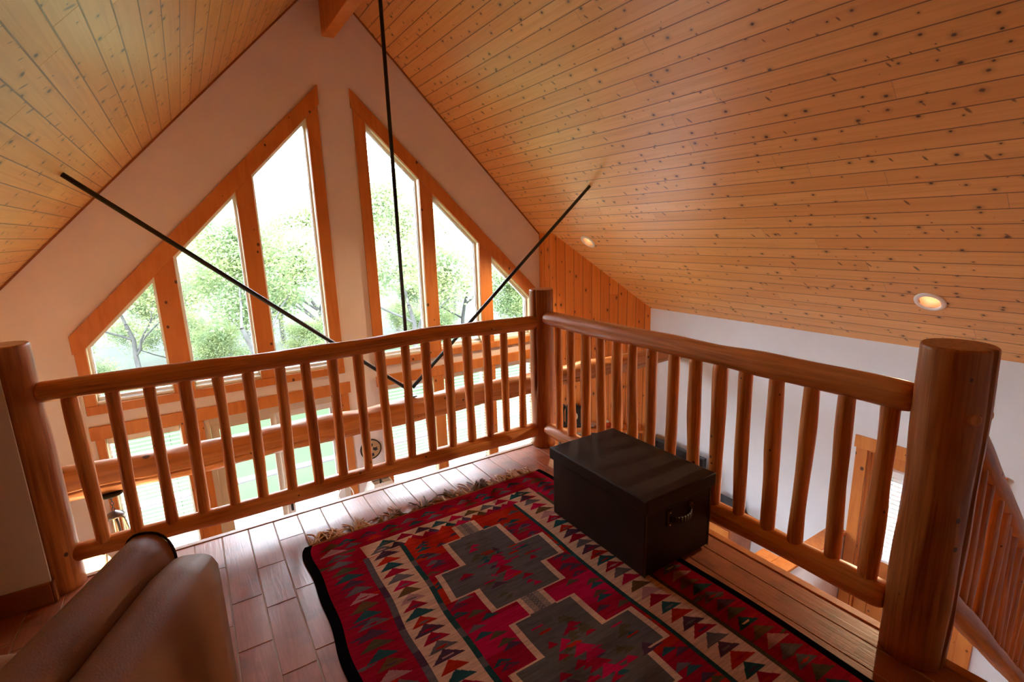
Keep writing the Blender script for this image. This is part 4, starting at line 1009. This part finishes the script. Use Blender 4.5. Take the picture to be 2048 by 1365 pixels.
TREES=[(-5.0,13.0,0,.95,'gnarled oak seen at the left through the first upper pane'),(-1.6,14.5,1,1.0,'leafy oak behind the second upper pane from the left'),
 (1.6,12.2,2,.93,'dark branched oak in the tall pane left of the ridge line'),(4.0,15.0,3,1.05,'tall oak behind the central plaster strip between window banks'),(5.2,10.8,1,1.12,'nearest oak, with a forked grey trunk, in the tall right pane'),
 (8.2,13.5,0,.95,'oak filling the middle upper pane of the right bank'),(9.4,10.0,3,.72,'low bushy oak in the small triangular right pane'),(-8.5,16.5,2,.9,'far oak at the left edge of the first upper pane'),
 (2.9,19,0,1.1,'back row oak rising between the two tall panes'),(-3.6,19,3,.95,'back row oak above the left lawn'),(7.5,18.5,2,1.05,'back row oak on the slope behind the right panes'),(12.0,14.5,1,.95,'outermost oak at the right of the row'),
 (-.2,22,1,1.05,'distant oak up the slope behind the leafy one'),(11,20,0,1.1,'distant oak up the slope on the right'),(-6.5,21.5,0,.95,'distant oak up the slope on the left')]
TREES+=[(x,y,k%4,s,'low oak brush filling the foot of the tree row') for k,(x,y,s) in enumerate([(-7.5,12.5,.5),(-3.2,13.6,.52),(.2,13.4,.5),(2.6,14.6,.55),(6.6,12.6,.5),(7.2,15.8,.6),(10.6,12.2,.5),(4.4,17,.6),(-5.6,16.5,.6),(-.9,17.4,.65)])]
meshes=[]
for i,(x,y,pi_,s,lab) in enumerate(TREES):
    t=thing('oak_tree' if i<15 else 'oak_bush',lab,'tree' if i<15 else 'bush',(x,y,HZ(x,y)-(0 if i<15 else .7)),'pale spring oaks beyond the lawn' if i<15 else 'low oak brush at the edge of the lawn',rz=i*1.9); t.scale=(s,s,s)
    if pi_ not in [q[0] for q in meshes]:
        a_=protos[pi_][0].build('trunk',M['bark'],t); b_=protos[pi_][1].build('foliage',LEAF[pi_%3],t); b_['kind']='stuff'; meshes.append((pi_,a_,b_))
    else:
        _,a_,b_=[q for q in meshes if q[0]==pi_][0]
        for src in (a_,b_):
            c=src.copy(); C.objects.link(c); c.parent=t
# ------------------------------------------------------------------ daylight
w=bpy.data.worlds.new('overcast'); bpy.context.scene.world=w; w.use_nodes=True; nt=w.node_tree; bg=nt.nodes['Background']
tc=nd(nt,'ShaderNodeTexCoord'); sx=nd(nt,'ShaderNodeSeparateXYZ'); nt.links.new(tc.outputs['Generated'],sx.inputs[0])
nt.links.new(mixc(nt,ramp(nt,sx.outputs[2],[(.0,0.),(.7,1.)]),(.90,.97,1.14),(.94,1.0,1.14)),bg.inputs[0]); bg.inputs[1].default_value=6.4
sc=bpy.context.scene
sc.view_settings.view_transform='Standard'; sc.view_settings.look='None'; sc.view_settings.exposure=2.27; sc.view_settings.gamma=1; sc.view_settings.use_curve_mapping=False
sc.cycles.use_denoising=True; sc.cycles.max_bounces=10; sc.cycles.diffuse_bounces=7; sc.cycles.transparent_max_bounces=24; sc.cycles.sample_clamp_indirect=8; sc.cycles.caustics_reflective=False; sc.cycles.caustics_refractive=False
